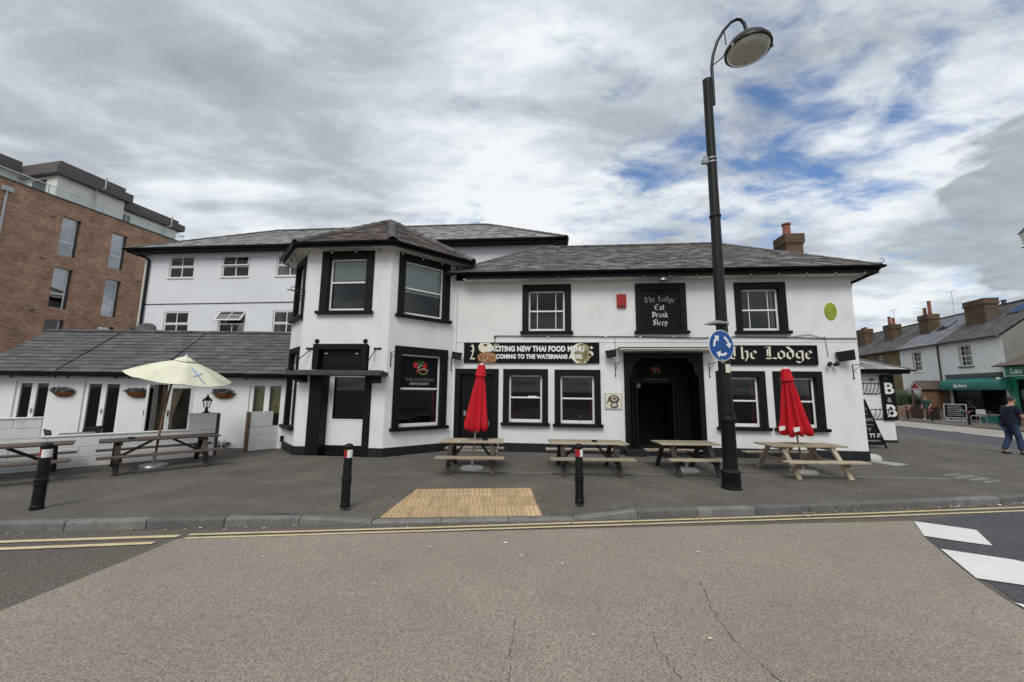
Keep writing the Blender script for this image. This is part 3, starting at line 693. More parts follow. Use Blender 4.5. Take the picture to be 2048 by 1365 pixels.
# entrance porch: carved black joinery round a dark open doorway
p = MB()
p.box(2.83, 2.97, -.05, .10, 0, 2.76); p.box(4.80, 4.94, -.05, .10, 0, 2.76); p.box(2.97, 4.80, -.045, .10, 2.60, 2.76)
p.box(2.86, 2.90, .10, .95, 0, 2.74); p.box(4.87, 4.91, .10, .95, 0, 2.74); p.box(2.86, 4.91, .10, .95, 2.70, 2.74)
p.box(2.90, 3.36, .90, .95, 0, 2.70); p.box(4.36, 4.87, .90, .95, 0, 2.70); p.box(3.36, 4.36, .90, .95, 1.98, 2.70)
porch = p.build('entrance_porch', 'black_paint', pub, bevel=.006)
m2 = MB()
for x in (2.98, 3.08, 3.20, 4.46, 4.58, 4.70): m2.box(x, x + .05, .845, .90, .12, 1.92)
for x in (3.30, 4.36): m2.box(x, x + .07, .82, .90, 0, 2.04)
m2.box(2.92, 4.86, .80, .90, 1.94, 2.04); m2.build('panelling', 'black_gloss', porch, bevel=.006)
for sx, cx in ((1, 2.97), (-1, 4.80)):      # scrolled brackets
    pr = [(cx, -.04, 2.60), (cx + sx * .30, -.04, 2.60), (cx + sx * .28, -.04, 2.52), (cx + sx * .16, -.04, 2.47), (cx + sx * .10, -.04, 2.34), (cx + sx * .09, -.04, 2.20), (cx, -.04, 2.12)]
    MB().prism(pr, (0, .10, 0)).build('bracket', 'black_paint', porch)
ar = MB()
for i in range(14):
    a, b = math.pi * i / 14, math.pi * (i + 1) / 14
    ar.prism([(3.87 - q * math.cos(t), .86, 2.06 + q * .52 * math.sin(t)) for t, q in ((a, .80), (b, .80), (b, .70), (a, .70))], (0, .04, 0))
ar.build('arch_moulding', 'black_gloss', porch)
MB().box(2.70, 5.16, -.42, .0, 2.775, 2.80).box(2.66, 5.20, -.46, .02, 2.80, 2.845).build('canopy', 'cream_paint', porch, bevel=.008)
MB().box(2.64, 5.22, -.475, .0, 2.846, 2.868).build('canopy_roof', 'metal_dark', porch, bevel=.006)
MB().lathe([(.02, 0), (.10, .0), (.09, .05), (.03, .07)], 12, (3.92, -.2, 2.70)).build('porch_lamp', 'metal_dark', porch)
MB().box(2.78, 3.30, -.30, -.03, 0, .17).build('porch_step', 'plinth_black', porch, bevel=.012)
MB().box(3.30, 4.99, -.10, .3, 0, .05).build('threshold', 'plinth_black', porch, bevel=.008)
# hall behind, its darkness put into near-black paint
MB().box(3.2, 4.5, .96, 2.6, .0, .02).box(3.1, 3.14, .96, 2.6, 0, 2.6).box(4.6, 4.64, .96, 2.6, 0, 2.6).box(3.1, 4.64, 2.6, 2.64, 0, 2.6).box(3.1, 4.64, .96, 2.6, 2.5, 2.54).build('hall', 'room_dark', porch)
# first floor band cable line cover
MB().box(-1.98, 8.9, -.012, .0, 3.055, 3.075).build('string_course', 'white_render', pub)
# roof of the main range
EZ, RZ_ = 5.02, 7.2
FL, FR, RR, RL, BR, BL = (-2.1, -.38, EZ), (9.35, -.38, EZ), (6.95, 3.5, RZ_), (.33, 3.5, RZ_), (9.35, 7.38, EZ), (-2.1, 7.38, EZ)
mb = MB(); mb.quad(FL, FR, RR, RL); mb.quad(FR, BR, RR); mb.quad(BR, BL, RL, RR); mb.quad(BL, FL, RL)
roof = mb.build('roof', 'roof_deck', pub)
slates(roof, [[FL, FR, RR, RL]], .20, .265, 'slate_old', 300, 3)
slates(roof, [[FR, BR, RR], [BL, FL, RL], [BR, BL, RL, RR]], .20, .265, 'slate_old', 0, 4)
tile_line(roof, FR, RR, .45, 'ridge_tile', r=.085); tile_line(roof, FL, RL, .45, 'ridge_tile', r=.085); tile_line(roof, BR, RR, .45, 'ridge_tile', r=.085)
tile_line(roof, RL, RR, .45, 'ridge_tile', 'ridge_tile', r=.095)
sf = MB(); sf.box(-1.7, 9.30, -.34, .02, 4.84, 4.865); sf.box(8.9, 9.31, .0, 7.3, 4.842, 4.866); sf.build('soffit', 'cream_paint', pub)
fb = MB(); fb.box(-1.6, 9.33, -.372, -.342, 4.83, 5.0); fb.box(9.312, 9.342, -.34, 7.36, 4.83, 5.0); fb.build('fascia', 'black_paint', pub)
gutter(pub, [(-1.75, -.44, 5.015), (9.42, -.44, 5.015), (9.42, 7.4, 5.015)], .06)
pipe(pub, [(9.36, -.36, 4.95), (9.2, -.30, 4.82), (9.0, .14, 4.70), (8.96, .16, 4.5), (8.96, .16, .1)], .04)
# chimney with a single pot behind the hip
ch = MB().box(9.02, 9.58, 2.80, 3.40, 4.6, 7.0).box(9.0, 9.60, 2.78, 3.42, 6.84, 6.91).box(8.97, 9.63, 2.75, 3.45, 6.91, 7.24).build('chimney', 'brick_chimney', pub)
MB().lathe([(.16, 0), (.15, .05), (.125, .10), (.115, .42), (.14, .44), (.14, .50), (.10, .50)], 14, (9.26, 3.1, 7.24)).build('chimney_pot', 'terracotta', ch, smooth=40)
# finial scroll on the hip end
MB().tube([(9.26, -.34, 5.06), (9.36, -.36, 5.10)] + [(9.44 + .055 * math.cos(a), -.36, 5.17 + .055 * math.sin(a)) for a in [R(-120 + 25 * i) for i in range(11)]], .008, 6).build('hip_iron', 'metal_black', pub)

# ---- canted bay
A_, B_, C_, D_ = Vector((-6.74, -.45, 0)), Vector((-5.70, -1.45, 0)), Vector((-3.36, -1.45, 0)), Vector((-2.0, 0, 0))
BH = 5.42
def face(a, b, hs, name='bay_wall'):
    d = b - a; rz = math.atan2(d.y, d.x); o = obj(name, wall_mesh(d.length, BH, hs, .24), 'white_render', pub, a, rz); return rz, d.normalized(), d.length
def hole(c, z, w, h): return (c - w / 2 + .02, c + w / 2 - .02, z - .02, z + h - .02)
lw = [(.70, 3.62, 1.16, 1.66), (.70, .68, 1.16, 2.10)]
rzL, dL, lenL = face(A_, B_, [hole(*q) for q in lw])
for c, z, w, h in lw: window(pub, A_ + dL * c + Vector((0, 0, z)), rzL, w, h, .15, blind=('blind_white', .5) if z > 3 else None)
cw = [(1.13, 3.70, 1.46, 1.66)]
rzC, dC, lenC = face(B_, C_, [hole(*q) for q in cw] + [(.42, 1.86, 0, 2.79)])
window(pub, B_ + dC * 1.13 + Vector((0, 0, 3.70)), 0, 1.46, 1.66, .21, split=.55, blind=('blind_pale', .60))
rw = [(1.0, 3.66, 1.60, 1.70), (1.0, .70, 1.60, 2.11)]
rzR, dR, lenR = face(C_, D_, [hole(*q) for q in rw])
window(pub, C_ + dR * 1.0 + Vector((0, 0, 3.66)), rzR, 1.60, 1.70, .19, split=.5, blind=('blind_white', .44))
wr = window(pub, C_ + dR * 1.0 + Vector((0, 0, .70)), rzR, 1.60, 2.11, .19, split=.52, curtain=('curtain_red', .22), blind=('board_black', .52))
MB().quad((-6.74, -.45, 0), (-6.74, -.45, BH), (-6.74, 5.5, BH), (-6.74, 5.5, 0)).build('bay_side_wall', 'white_render', pub); MB().quad((-2.0, .0, 0), (-2.0, 5.5, 0), (-2.0, 5.5, BH), (-2.0, 0, BH)).build('bay_side_wall', 'white_render', pub)
MB().box(-6.7, -2.05, 1.5, 1.55, .0, 5.3).build('inner_wall', 'room_dark', pub)  # near-black backing added behind the bay windows to keep them dark
MB().box(-1.95, 3.0, 2.4, 2.45, .0, 4.8).box(4.7, 8.85, 2.4, 2.45, .0, 4.8).build('inner_wall', 'room_dark', pub)  # dark boards added behind the main range windows, standing in for room shade
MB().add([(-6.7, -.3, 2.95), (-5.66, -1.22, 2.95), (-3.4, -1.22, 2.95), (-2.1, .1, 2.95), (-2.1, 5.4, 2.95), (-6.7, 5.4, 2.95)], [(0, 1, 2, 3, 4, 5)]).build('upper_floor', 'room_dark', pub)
for a, b, g in ((A_, B_, None), (B_, B_ + dC * .30, None), (B_ + dC * 1.95, C_, None), (C_, D_, None)):
    d = b - a; MB().box(-.012, d.length + .012, -.024, 0, 0, .22).build('plinth', 'plinth_black', pub, a, math.atan2(d.y, d.x), bevel=.005)
# bay doorway: white half-glazed panel set back between black posts, dark fanlight above the shelf canopy
g = MB(); x0b, x1b = .66, 1.80
g.box(x0b, x1b, .30, .345, .22, .86); g.box(x0b, x0b + .14, .30, .345, .86, 2.06); g.box(x1b - .06, x1b, .30, .345, .86, 2.06); g.box(x0b + .14, x1b - .06, .30, .345, 1.98, 2.06); g.box(x0b + .14, x1b - .06, .29, .35, .855, .89)
bd = g.build('bay_door', 'white_paint', pub, B_, 0, bevel=.004)
MB().box(x0b + .135, x1b - .055, .318, .326, .86, 2.0).build('pane', 'glass', bd)
f = MB(); f.box(.32, .66, -.03, .34, 0, 2.05); f.box(1.80, 1.98, -.03, .34, 0, 2.05); f.box(.66, 1.80, .26, .36, 0, .215); f.build('door_posts', 'black_paint', bd, bevel=.008)
fl = MB(); fl.box(.34, .50, -.045, .3, 2.17, 2.83); fl.box(1.66, 1.82, -.045, .3, 2.17, 2.83); fl.box(.50, 1.66, -.045, .3, 2.68, 2.83); fl.box(.50, 1.66, .10, .14, 2.17, 2.68)
fl.box(.56, 1.60, .085, .10, 2.22, 2.63)
fan = fl.build('fanlight', 'black_gloss', pub, B_, 0, bevel=.006)
for x in (.42, 1.74): MB().lathe([(.02, 0), (.02, .02), (.06, .05), (.065, .085), (.04, .12), (.01, .135)], 12, (x, -.0, 2.83)).build('ball_finial', 'black_gloss', fan, smooth=60)
for x in (.66, 1.50): MB().box(x - .04, x + .04, .05, .085, 2.57, 2.60).build('spot_light', 'frame_grey', fan)
cn = MB(); cn.box(-.06, 2.40, -.46, .0, 2.0, 2.10); cn.box(.02, 2.30, -.28, .0, 2.101, 2.14)
can = cn.build('bay_canopy', 'metal_dark', pub, B_, 0, bevel=.01)
for x, q in ((.02, 0), (2.0, 0)): MB().prism([(x, -.36, 1.999), (x, -.005, 1.999), (x, -.005, 1.82), (x, -.28, 1.89)], (.22, 0, 0)).build('canopy_bracket', 'black_paint', can)
for x, sx in ((.16, -1), (2.00, 1)):
    MB().tube([(x - .30 * (1 if sx < 0 else 0) * 0 + (.12 if sx < 0 else .03), -.012, 2.70), (x - (.30 if sx < 0 else .12), -.34, 2.12)], .012, 6).box(x - .02, x + .18, -.03, .0, 2.69, 2.73).build('tie_rod', 'black_paint', can)
MB().tube([(-6.62, -.62, .20), (-6.62, -.62, .36)], .05, 8).build('vent_pipe', 'plinth_black', pub)
# bay roof
ez = 5.46
E0, E1, E2, E3, E4, E5 = (-7.05, 5.3, ez), (-7.05, -.60, ez), (-5.85, -1.80, ez), (-3.22, -1.80, ez), (-1.5, -.05, ez), (-1.5, 5.3, ez)
A1, A2 = (-4.4, .70, 7.12), (-4.4, 5.45, 7.12)
mb = MB(); mb.quad(E1, E2, A1); mb.quad(E2, E3, A1); mb.quad(E3, E4, A1); mb.quad(E4, E5, A2, A1); mb.quad(E0, E1, A1, A2)
br = mb.build('bay_roof', 'roof_deck', pub)
slates(br, [[E1, E2, A1], [E2, E3, A1], [E3, E4, A1], [E4, E5, A2, A1], [E0, E1, A1, A2]], .21, .27, 'tile_brown', 150, 9)
for e in (E1, E2, E3, E4): tile_line(br, e, A1, .36, 'ridge_tile', r=.13, flat=.85)
tile_line(br, A1, A2, .4, 'ridge_tile', 'ridge_tile', r=.105)
so_ = MB()
ins = [(-6.74, 5.2), (-6.74, -.45), (-5.70, -1.45), (-3.36, -1.45), (-2.0, 0), (-2.0, 5.2)]; outs = [E0, E1, E2, E3, E4, E5]
for i in range(5): so_.quad((*ins[i], 5.335), (*ins[i + 1], 5.335), (outs[i + 1][0], outs[i + 1][1], 5.335), (outs[i][0], outs[i][1], 5.335))
so_.build('bay_soffit', 'cream_paint', pub)
fa = MB()
for a, b in zip(outs[:-1], outs[1:]): fa.beam((a[0], a[1], 5.385), (b[0], b[1], 5.385), .03, .12)
fa.build('bay_fascia', 'black_paint', pub)
gutter(pub, [(-7.10, 5.2, 5.455), (-7.10, -.62, 5.455), (-5.875, -1.86, 5.455), (-3.195, -1.86, 5.455), (-1.42, -.05, 5.455)], .06, name='bay_gutter')
pipe(pub, [(-1.93, -.06, 4.85), (-1.93, -.06, 3.9), (-1.93, -.06, .2)], .012, 'white_paint', 'cable_duct')

# ---------------------------------------------------------------- things on the pub front
def onwall(name, label, cat, u, z, v=0, group=None): return thing(name, label, cat, pub_pt(u, v, z), PRZ, group)
# big name boards
sg = onwall('banner_sign', 'long black signboard with white letters announcing a Thai food menu', 'sign', .25, 2.75)
MB().box(-1.93, 1.92, -.04, 0, -.29, .29).box(-1.93, 1.92, -.05, -.04, .265, .29).box(-1.93, 1.92, -.05, -.04, -.29, -.265).build('board', 'board_black', sg, bevel=.004)
blackletter('W', .26, 'print_cream', sg, (-1.66, -.052, -.19), nib=.22)
blackletter('s', .30, 'print_cream', sg, (1.66, -.052, -.13), nib=.22)
MB().box(-1.54, 1.62, -.062, -.0405, -.285, .285).build('banner', 'board_black', sg)
def blob(cx, cz, rx, rz_, y, m, a0=0, a1=360, n=22, jit=.06, nm='printed_picture'):
    rb = random.Random(int(cx * 100) + n); pts = [(cx + rx * math.cos(R(a0 + (a1 - a0) * i / n)) * (1 + rb.uniform(-jit, jit)), y, cz + rz_ * math.sin(R(a0 + (a1 - a0) * i / n)) * (1 + rb.uniform(-jit, jit))) for i in range(n)]
    pp = clip_poly([(a, c) for a, _, c in pts], [(-1.56, -.288), (1.64, -.288), (1.64, .283), (-1.56, .283)])
    MB().quad(*[(a, y, c) for a, c in pp]).build(nm, m, sg)
blob(-1.30, .16, .20, .17, -.0632, 'print_cream', jit=.10); blob(-1.30, .22, .06, .035, -.064, 'metal_dark', jit=.2)
blob(-1.24, -.15, .30, .17, -.0636, 'print_orange', jit=.09); blob(-.98, .2, .09, .07, -.0634, 'print_food', jit=.2)
blob(1.40, -.02, .27, .30, -.0632, 'print_cream', jit=.02); blob(1.45, -.01, .24, .27, -.0640, 'print_food', jit=.06)
text('EXCITING NEW THAI FOOD MENU', .205, 'print_white', sg, (.14, -.068, .105), bold=.011, squash=.80, space=1.06)
text('COMING TO THE WATERMANS ARMS', .165, 'print_white', sg, (.22, -.068, -.115), bold=.009, squash=.82, space=1.06)
sg = onwall('name_board', 'long black signboard reading The Lodge in cream blackletter', 'sign', 6.64, 2.70)
MB().box(-1.22, 1.22, -.04, 0, -.265, .265).build('board', 'board_black', sg)
fr = MB(); fr.box(-1.22, 1.22, -.055, -.04, .235, .265); fr.box(-1.22, 1.22, -.055, -.04, -.265, -.235); fr.box(-1.22, -1.19, -.055, -.04, -.235, .235); fr.box(1.19, 1.22, -.055, -.04, -.235, .235); fr.build('frame', 'black_gloss', sg)
blackletter('The Lodge', .215, 'print_cream', sg, (.03, -.042, -.10), nib=.21, squash=1.35)
sg = onwall('lettered_sign', 'upright black panel lettered The Lodge, Eat, Drink, Sleep under a lamp', 'sign', 3.885, 3.37)
MB().box(-.52, .52, -.015, 0, .0, 1.2).build('board', 'board_black', sg)
fr = MB(); fr.box(-.69, -.52, -.05, 0, 0, 1.36); fr.box(.52, .69, -.05, 0, 0, 1.36); fr.box(-.52, .52, -.05, 0, 1.17, 1.36); fr.build('frame', 'black_paint', sg, bevel=.008)
MB().box(-.74, .74, -.12, 0, -.085, -.001).build('sill', 'black_paint', sg, bevel=.01)
blackletter('The Lodge', .095, 'print_grey', sg, (-.02, -.018, .845), arc=.55, nib=.17, squash=1.12)
blackletter('Eat', .10, 'print_white', sg, (-.03, -.018, .60), nib=.17, squash=1.1); blackletter('Drink', .10, 'print_white', sg, (-.03, -.018, .385), nib=.17, squash=1.1); blackletter('Sleep', .10, 'print_white', sg, (-.03, -.018, .165), nib=.17, squash=1.1)
lp = onwall('panel_lamp', 'round grey shaded lamp on a bent arm above the upright black panel', 'lamp', 3.90, 4.80)
MB().tube([(0, -.01, .06), (0, -.20, .10), (0, -.28, .04)], .012, 6).box(-.04, .04, -.012, 0, .02, .10).build('arm', 'metal_black', lp)
MB().lathe([(.02, .02), (.07, .0), (.115, -.06), (.125, -.10), (.11, -.09), (.06, -.03)], 18, (0, -.28, .03), cap=False).build('shade', 'metal_grey', lp, smooth=50)
# alarm box, plaque, picture tile
al = onwall('alarm_box', 'red alarm box on the white upper wall', 'alarm', 2.81, 4.04)
MB().prism([(-.13, 0, 0), (.13, 0, 0), (.13, 0, .38), (-.13, 0, .38)], (0, -.075, 0)).build('housing', 'alarm_red', al, bevel=.012)
MB().lathe([(.045, 0), (.04, .02), (.02, .03)], 12).build('strobe', 'bulb', al, (0.01, -.085, .045))
pq = onwall('oval_plaque', 'lime green oval plaque on the white wall near the pub corner', 'plaque', 8.31, 3.89)
mb = MB(); pts = [(.15 * math.cos(t), 0, .235 * math.sin(t)) for t in [2 * math.pi * i / 28 for i in range(28)]]; mb.prism(pts, (0, -.02, 0)); mb.build('plate', 'plaque_green', pq)
for i, zz in enumerate((.12, .06, 0, -.06, -.11)): MB().box(-.07 + .01 * (i % 2), .07 - .015 * (i % 3), -.0225, -.0205, zz - .006, zz + .006).build('printed_line', 'print_lime', pq)
pc = onwall('picture_tile', 'square framed mosaic picture tile beside the pub entrance', 'tile', 2.525, 1.42)
MB().box(-.235, .235, -.03, 0, -.225, .225).build('frame', 'stone_pale', pc, bevel=.006)
MB().box(-.19, .19, -.036, -.030, -.185, .185).build('backing', 'print_cream', pc)
for i, (rx, rz2, cx, cz, m) in enumerate(((.145, .12, .02, .05, 'metal_dark'), (.115, .095, .02, .06, 'wood_brown'), (.08, .065, .02, .07, 'stone_pale'), (.05, .035, .03, .075, 'terracotta'), (.11, .08, .02, -.11, 'metal_dark'), (.07, .05, .02, -.10, 'stone_pale'))):
    MB().quad(*[(cx + rx * math.cos(t), -.0365 - .0006 * i, cz + rz2 * math.sin(t)) for t in [2 * math.pi * k / 16 for k in range(16)]]).build('inlay', m, pc)
MB().prism([(-.18, -.0372, -.06), (-.15, -.0372, -.07), (-.08, -.0372, .12), (-.12, -.0372, .13)], (0, -.0006, 0)).build('inlay', 'metal_dark', pc)
# floodlights
def flood(u, z, lab, yaw, pitch, s=1, v=0):
    t = onwall('floodlight', lab, 'floodlight', u, z, v, 'black floodlights on the pub wall')
    MB().box(-.05, .05, -.02, 0, -.04, .04).tube([(0, -.01, 0), (0, -.10, .0)], .014, 6).build('bracket', 'metal_black', t)
    h = MB().prism([(-.13 * s, -.02, -.10 * s), (.13 * s, -.02, -.10 * s), (.15 * s, -.02, .10 * s), (-.15 * s, -.02, .10 * s)], (0, -.07, 0)).box(-.08, .08, -.02, .03, -.05, .05).build('lamp_head', 'board_black', t, (0, -.13, 0), bevel=.006)
    h.rotation_euler = (R(pitch), R(-8 if yaw < 0 else 8), R(yaw))
flood(-1.87, 2.63, 'small black floodlight between the bay and the banner signboard', 12, -18)
flood(2.48, 2.70, 'small black floodlight between the banner signboard and the entrance canopy', -12, -18)
flood(8.50, 2.66, 'black floodlight near the pub corner above twin spotlights', -35, -12, 1.3)
t = onwall('twin_spotlight', 'pair of small black spotlights below the corner floodlight', 'spotlight', 8.16, 2.45)
MB().box(-.03, .03, -.06, 0, -.03, .03).build('base', 'metal_black', t)
for sx in (-1, 1): MB().lathe([(.03, 0), (.05, .05), (.055, .12), (.04, .12)], 12).build('spot', 'metal_black', t, (sx * .075, -.06, -.02)).rotation_euler = (R(70), R(sx * 15), 0)
# empty hanging-basket brackets
for k, (pt, rz, lab) in enumerate(((B_ + dC * 2.34 + Vector((.07, .06, 2.58)), rzR, 'thin black bracket on the bay corner beside the restaurant window'), (C_ + dR * 1.92 + Vector((0, 0, 2.55)), rzR, 'thin black bracket beside the bay under the first floodlight'),
     (Vector((2.60, 0, 2.42)), 0, 'thin black bracket left of the entrance doorway'), (Vector((5.10, 0, 2.42)), 0, 'thin black bracket right of the entrance doorway'), (Vector((8.72, 0, 2.40)), 0, 'thin black bracket at the pub corner under the floodlight'))):
    t = thing('basket_bracket', lab, 'bracket', PM @ pt, PRZ + rz, 'empty hanging basket brackets')
    MB().box(-.009, .009, -.012, 0, -.30, .06).tube([(0, -.01, .04), (.04, -.16, .05), (.10, -.26, .06)], .008, 6).tube([(0, -.01, -.14), (.07, -.2, .05)], .007, 6).lathe([(.015, 0), (.02, .02), (.01, .04)], 8, (0, -.02, -.32)).build('iron', 'metal_black', t)
t = thing('sign_bracket', 'scrolled black iron sign bracket on the left upper bay face', 'bracket', PM @ (A_ + dL * 1.32 + Vector((0, 0, 4.2))), PRZ + R(-20))
MB().box(-.012, .012, -.03, .0, -.75, .12).tube([(0, -.02, .0), (0, -.25, .02), (0, -.5, .0)], .014, 6).tube([(0, -.14 + .085 * math.cos(R(30 * i)), .02 + .085 * math.sin(R(30 * i))) for i in range(13)], .012, 6).tube([(0, -.34 + .06 * math.cos(R(30 * i)), .06 + .06 * math.sin(R(30 * i))) for i in range(13)], .01, 6).tube([(0, -.02, -.3), (0, -.25, .0)], .01, 6).build('iron', 'metal_black', t)
# cable clipped along the front
cb = thing('wall_cable', 'thin grey cable clipped across the pub front above the signboards', 'cable', PL, PRZ)
MB().tube([(-.79, -.03, 3.24), (.2, -.03, 3.23), (2.0, -.03, 3.215), (3.2, -.03, 3.21), (4.9, -.035, 3.17), (5.8, -.03, 3.2), (7.3, -.03, 3.18), (8.0, -.03, 3.15), (8.88, -.03, 3.15)], .013, 6).tube([(-.79, -.03, 3.24), (-.79, -.03, 3.05)], .008, 5).tube([(7.3, -.02, 3.2), (7.7, -.02, 3.26), (8.1, -.02, 3.15), (8.12, -.02, 2.9), (8.14, -.02, 2.66)], .007, 5).tube([(2.6, -.02, 3.2), (2.62, -.02, 2.8)], .006, 5).build('cable', 'metal_dark', cb)
for u in (-.79, .75, 2.35, 3.3, 4.2, 5.7, 7.2, 8.1): MB().box(-.025, .025, -.045, -.0, -.025, .025).build('clip', 'white_paint' if u > 0 else 'metal_dark', cb, (u, 0, 3.21), bevel=.006)
# festoon lights
def festoon(name, label, pts, step):
    t = thing(name, label, 'string lights', PL, PRZ, 'festoon lights under the pub eaves'); P = [Vector(p) for p in pts]; mbc = MB(); bs = []
    for a, b in zip(P[:-1], P[1:]):
        n = max(1, round((b - a).length / step)); line = []
        for i in range(n * 4 + 1):
            q = a + (b - a) * (i / (n * 4)); q.z -= .035 * math.sin(math.pi * (i % 4) / 4); line.append(q)
        for i in range(n): bs.append(a + (b - a) * ((i + .5) / n) + Vector((0, 0, -.035)))
        mbc.tube(line, .006, 5)
    mbc.build('cable', 'metal_black', t)
    me = MB().lathe([(.014, 0), (.016, -.05), (.018, -.055)], 8).mesh('socket'); me.materials.append(M['metal_black'])
    mg = MB().lathe([(.015, -.05), (.026, -.075), (.028, -.095), (.018, -.118), (.004, -.124)], 8).mesh('bulb'); mg.materials.append(M['bulb'])
    for q in bs: o = obj('socket', me, None, t, q); g2 = obj('bulb', mg, None, o)
festoon('string_lights', 'festoon bulbs strung under the long straight pub eaves', [(-1.7, -.40, 4.93), (3, -.40, 4.93), (9.3, -.40, 4.93)], .74)
festoon('string_lights', 'festoon bulbs strung under the canted bay eaves', [(-6.98, -.1, 5.31), (-6.95, -.62, 5.31), (-5.83, -1.76, 5.31), (-3.24, -1.76, 5.31), (-1.6, -.1, 5.31)], .62)
# restaurant window print
def stroke(parent, pts, w, m, name='printed_stroke', closed=False):
    mb = MB(); P = [Vector(p) for p in pts]
    for i, p in enumerate(P):
        d = (P[min(i + 1, len(P) - 1)] - P[max(i - 1, 0)]).normalized(); s = Vector((d.z, 0, -d.x)) * w / 2
        mb.v += [tuple(p - s), tuple(p + s)]
    for i in range(len(P) - 1): mb.f.append((2 * i, 2 * i + 2, 2 * i + 3, 2 * i + 1))
    return mb.build(name, m, parent)
def logo(parent, o, s, y):
    def pt(x, z, k=0): return (o[0] + x * s, y - .0008 * k, o[2] + z * s)
    MB().quad(*[pt(-.42 + .20 * math.cos(t), .36 + .24 * math.sin(t)) for t in [6.283 * i / 14 for i in range(14)]]).build('printed_shape', 'print_red', parent)
    MB().quad(*[pt(.42 + .2 * math.cos(t), .30 + .2 * math.sin(t) + (.16 if abs(t - 1.57) < .3 else 0)) for t in [6.283 * i / 16 for i in range(16)]]).build('printed_shape', 'print_red', parent)
    for x, dx in ((-.15, -.08), (0, .02), (.12, .16)): stroke(parent, [pt(x, .30, 1), pt(x + dx * .5, .5, 1), pt(x + dx, .72, 1)], .05 * s, 'print_green')
    stroke(parent, [pt(-.25, .1, 2), pt(-.05, .22, 2), pt(.12, .36, 2)], .06 * s, 'print_cream')
    stroke(parent, [pt(-.30, -.35, 2), pt(-.28, -.05, 2), pt(-.18, .12, 2)], .06 * s, 'print_red')
    stroke(parent, [pt(.28 + .42 * math.cos(t), -.02 + .36 * math.sin(t), 3) for t in [math.pi + math.pi * i / 12 for i in range(13)]], .05 * s, 'print_lime')
    stroke(parent, [pt(-.14, -.02, 3), pt(.28, .08, 3), pt(.70, -.02, 3)], .045 * s, 'print_cream'); stroke(parent, [pt(-.05, -.12, 3), pt(.3, -.06, 3), pt(.6, -.14, 3)], .04 * s, 'print_red')
wp = thing('window_poster', 'black restaurant poster with red and green bowl drawing in bay window', 'poster', PM @ (C_ + dR * 1.0 + Vector((0, 0, .70))), PRZ + rzR)
MB().box(-.545, .545, .108, .113, 1.04, 1.86).build('sheet', 'board_black', wp)
logo(wp, (.0, 0, 1.52), .34, .1065)
text('THAI & KOREAN', .125, 'print_dim', wp, (0, .104, 1.24), squash=.95); text('-RESTAURANT-', .088, 'print_grey', wp, (0, .104, 1.13), bold=.003)
wp = thing('door_poster', 'small restaurant bowl drawing on the black arch above the entrance doorway', 'poster', pub_pt(3.90, .86, 2.28), PRZ)
MB().box(-.42, .42, -.02, -.012, -.27, .25).build('sheet', 'board_black', wp)
logo(wp, (.0, 0, .02), .20, -.022); text('THAI & KOREAN RESTAURANT', .05, 'print_grey', wp, (0, -.023, -.215))
MB().box(-.05, .05, 0, .003, -.06, .06).build('sheet', 'print_grey', None).name = 'door_notice'
o = bpy.data.objects['door_notice']; o.location = pub_pt(3.40, .81, 1.87); o.rotation_euler = (0, 0, PRZ); tag(o, 'small pale paper notice on the black frame of the entrance doorway', 'notice')
# objects on the window boards
ps = onwall('flower_pot', 'small grey pot on the sill between banner signboard and picture tile', 'pot', 1.62, .93, .07)
MB().lathe([(.06, 0), (.09, .10), (.095, .11), (.08, .10)], 12).build('pot', 'metal_dark', ps)
MB().box(-.12, .12, 0, .004, -.035, .035).build('window_notice', 'print_white', None); o = bpy.data.objects['window_notice']; o.location = pub_pt(.30, .11, 1.50); o.rotation_euler = (0, 0, PRZ); tag(o, 'white paper notice in the sash window next to the black door', 'notice')
t = onwall('bar_lamp', 'warm lit ceiling lamps seen through the pub ground floor windows', 'lamp', 1.2, 2.35, 1.8)
mb = MB()
wl = bpy.data.materials.new('lit_bulb'); wl.use_nodes = True; b_ = wl.node_tree.nodes['Principled BSDF']; b_.inputs['Emission Color'].default_value = (1, .62, .3, 1); b_.inputs['Emission Strength'].default_value = 2.2; M['lit_bulb'] = wl
for i, (x, z) in enumerate(((-1.25, -.05), (.3, -.1), (.55, .0), (5.6, -.05))):
    MB().lathe([(.01, .05), (.035, .03), (.04, 0), (.02, -.03), (.005, -.035)], 10).build('bulb', 'lit_bulb', t, (x, 0, z), smooth=60)
    MB().tube([(0, 0, .05), (0, 0, .42)], .006, 5).build('flex', 'metal_black', t, (x, 0, z))
# ---------------------------------------------------------------- tall wing behind the pub
wing = thing('rear_wing', 'tall white building with hipped grey slate roof rising behind the pub', 'building', PL, PRZ)
WV = 5.5
ww = [(-16.93, 6.92, 1.32, 1.06), (-14.11, 6.92, 1.40, 1.04), (-11.35, 6.92, 1.36, 1.04), (-16.87, 4.05, 1.30, 1.20), (-14.02, 4.05, 1.34, 1.20), (-11.3, 4.05, 1.34, 1.20)]
obj('wall', wall_mesh(19.75, 8.2, [(c - w / 2, c + w / 2, z, z + h) for c, z, w, h in ww], .2, 0, -18.75), 'white_wing', wing, (0, WV, 0))
mb = MB(); mb.add([(-18.75, WV, 0), (-18.75, 13.5, 0), (1.0, 13.5, 0), (1.0, WV, 0), (-18.75, WV, 8.2), (-18.75, 13.5, 8.2), (1.0, 13.5, 8.2), (1.0, WV, 8.2)], [(0, 4, 5, 1), (1, 5, 6, 2), (2, 6, 7, 3)])
mb.build('end_wall', 'white_wing', wing)
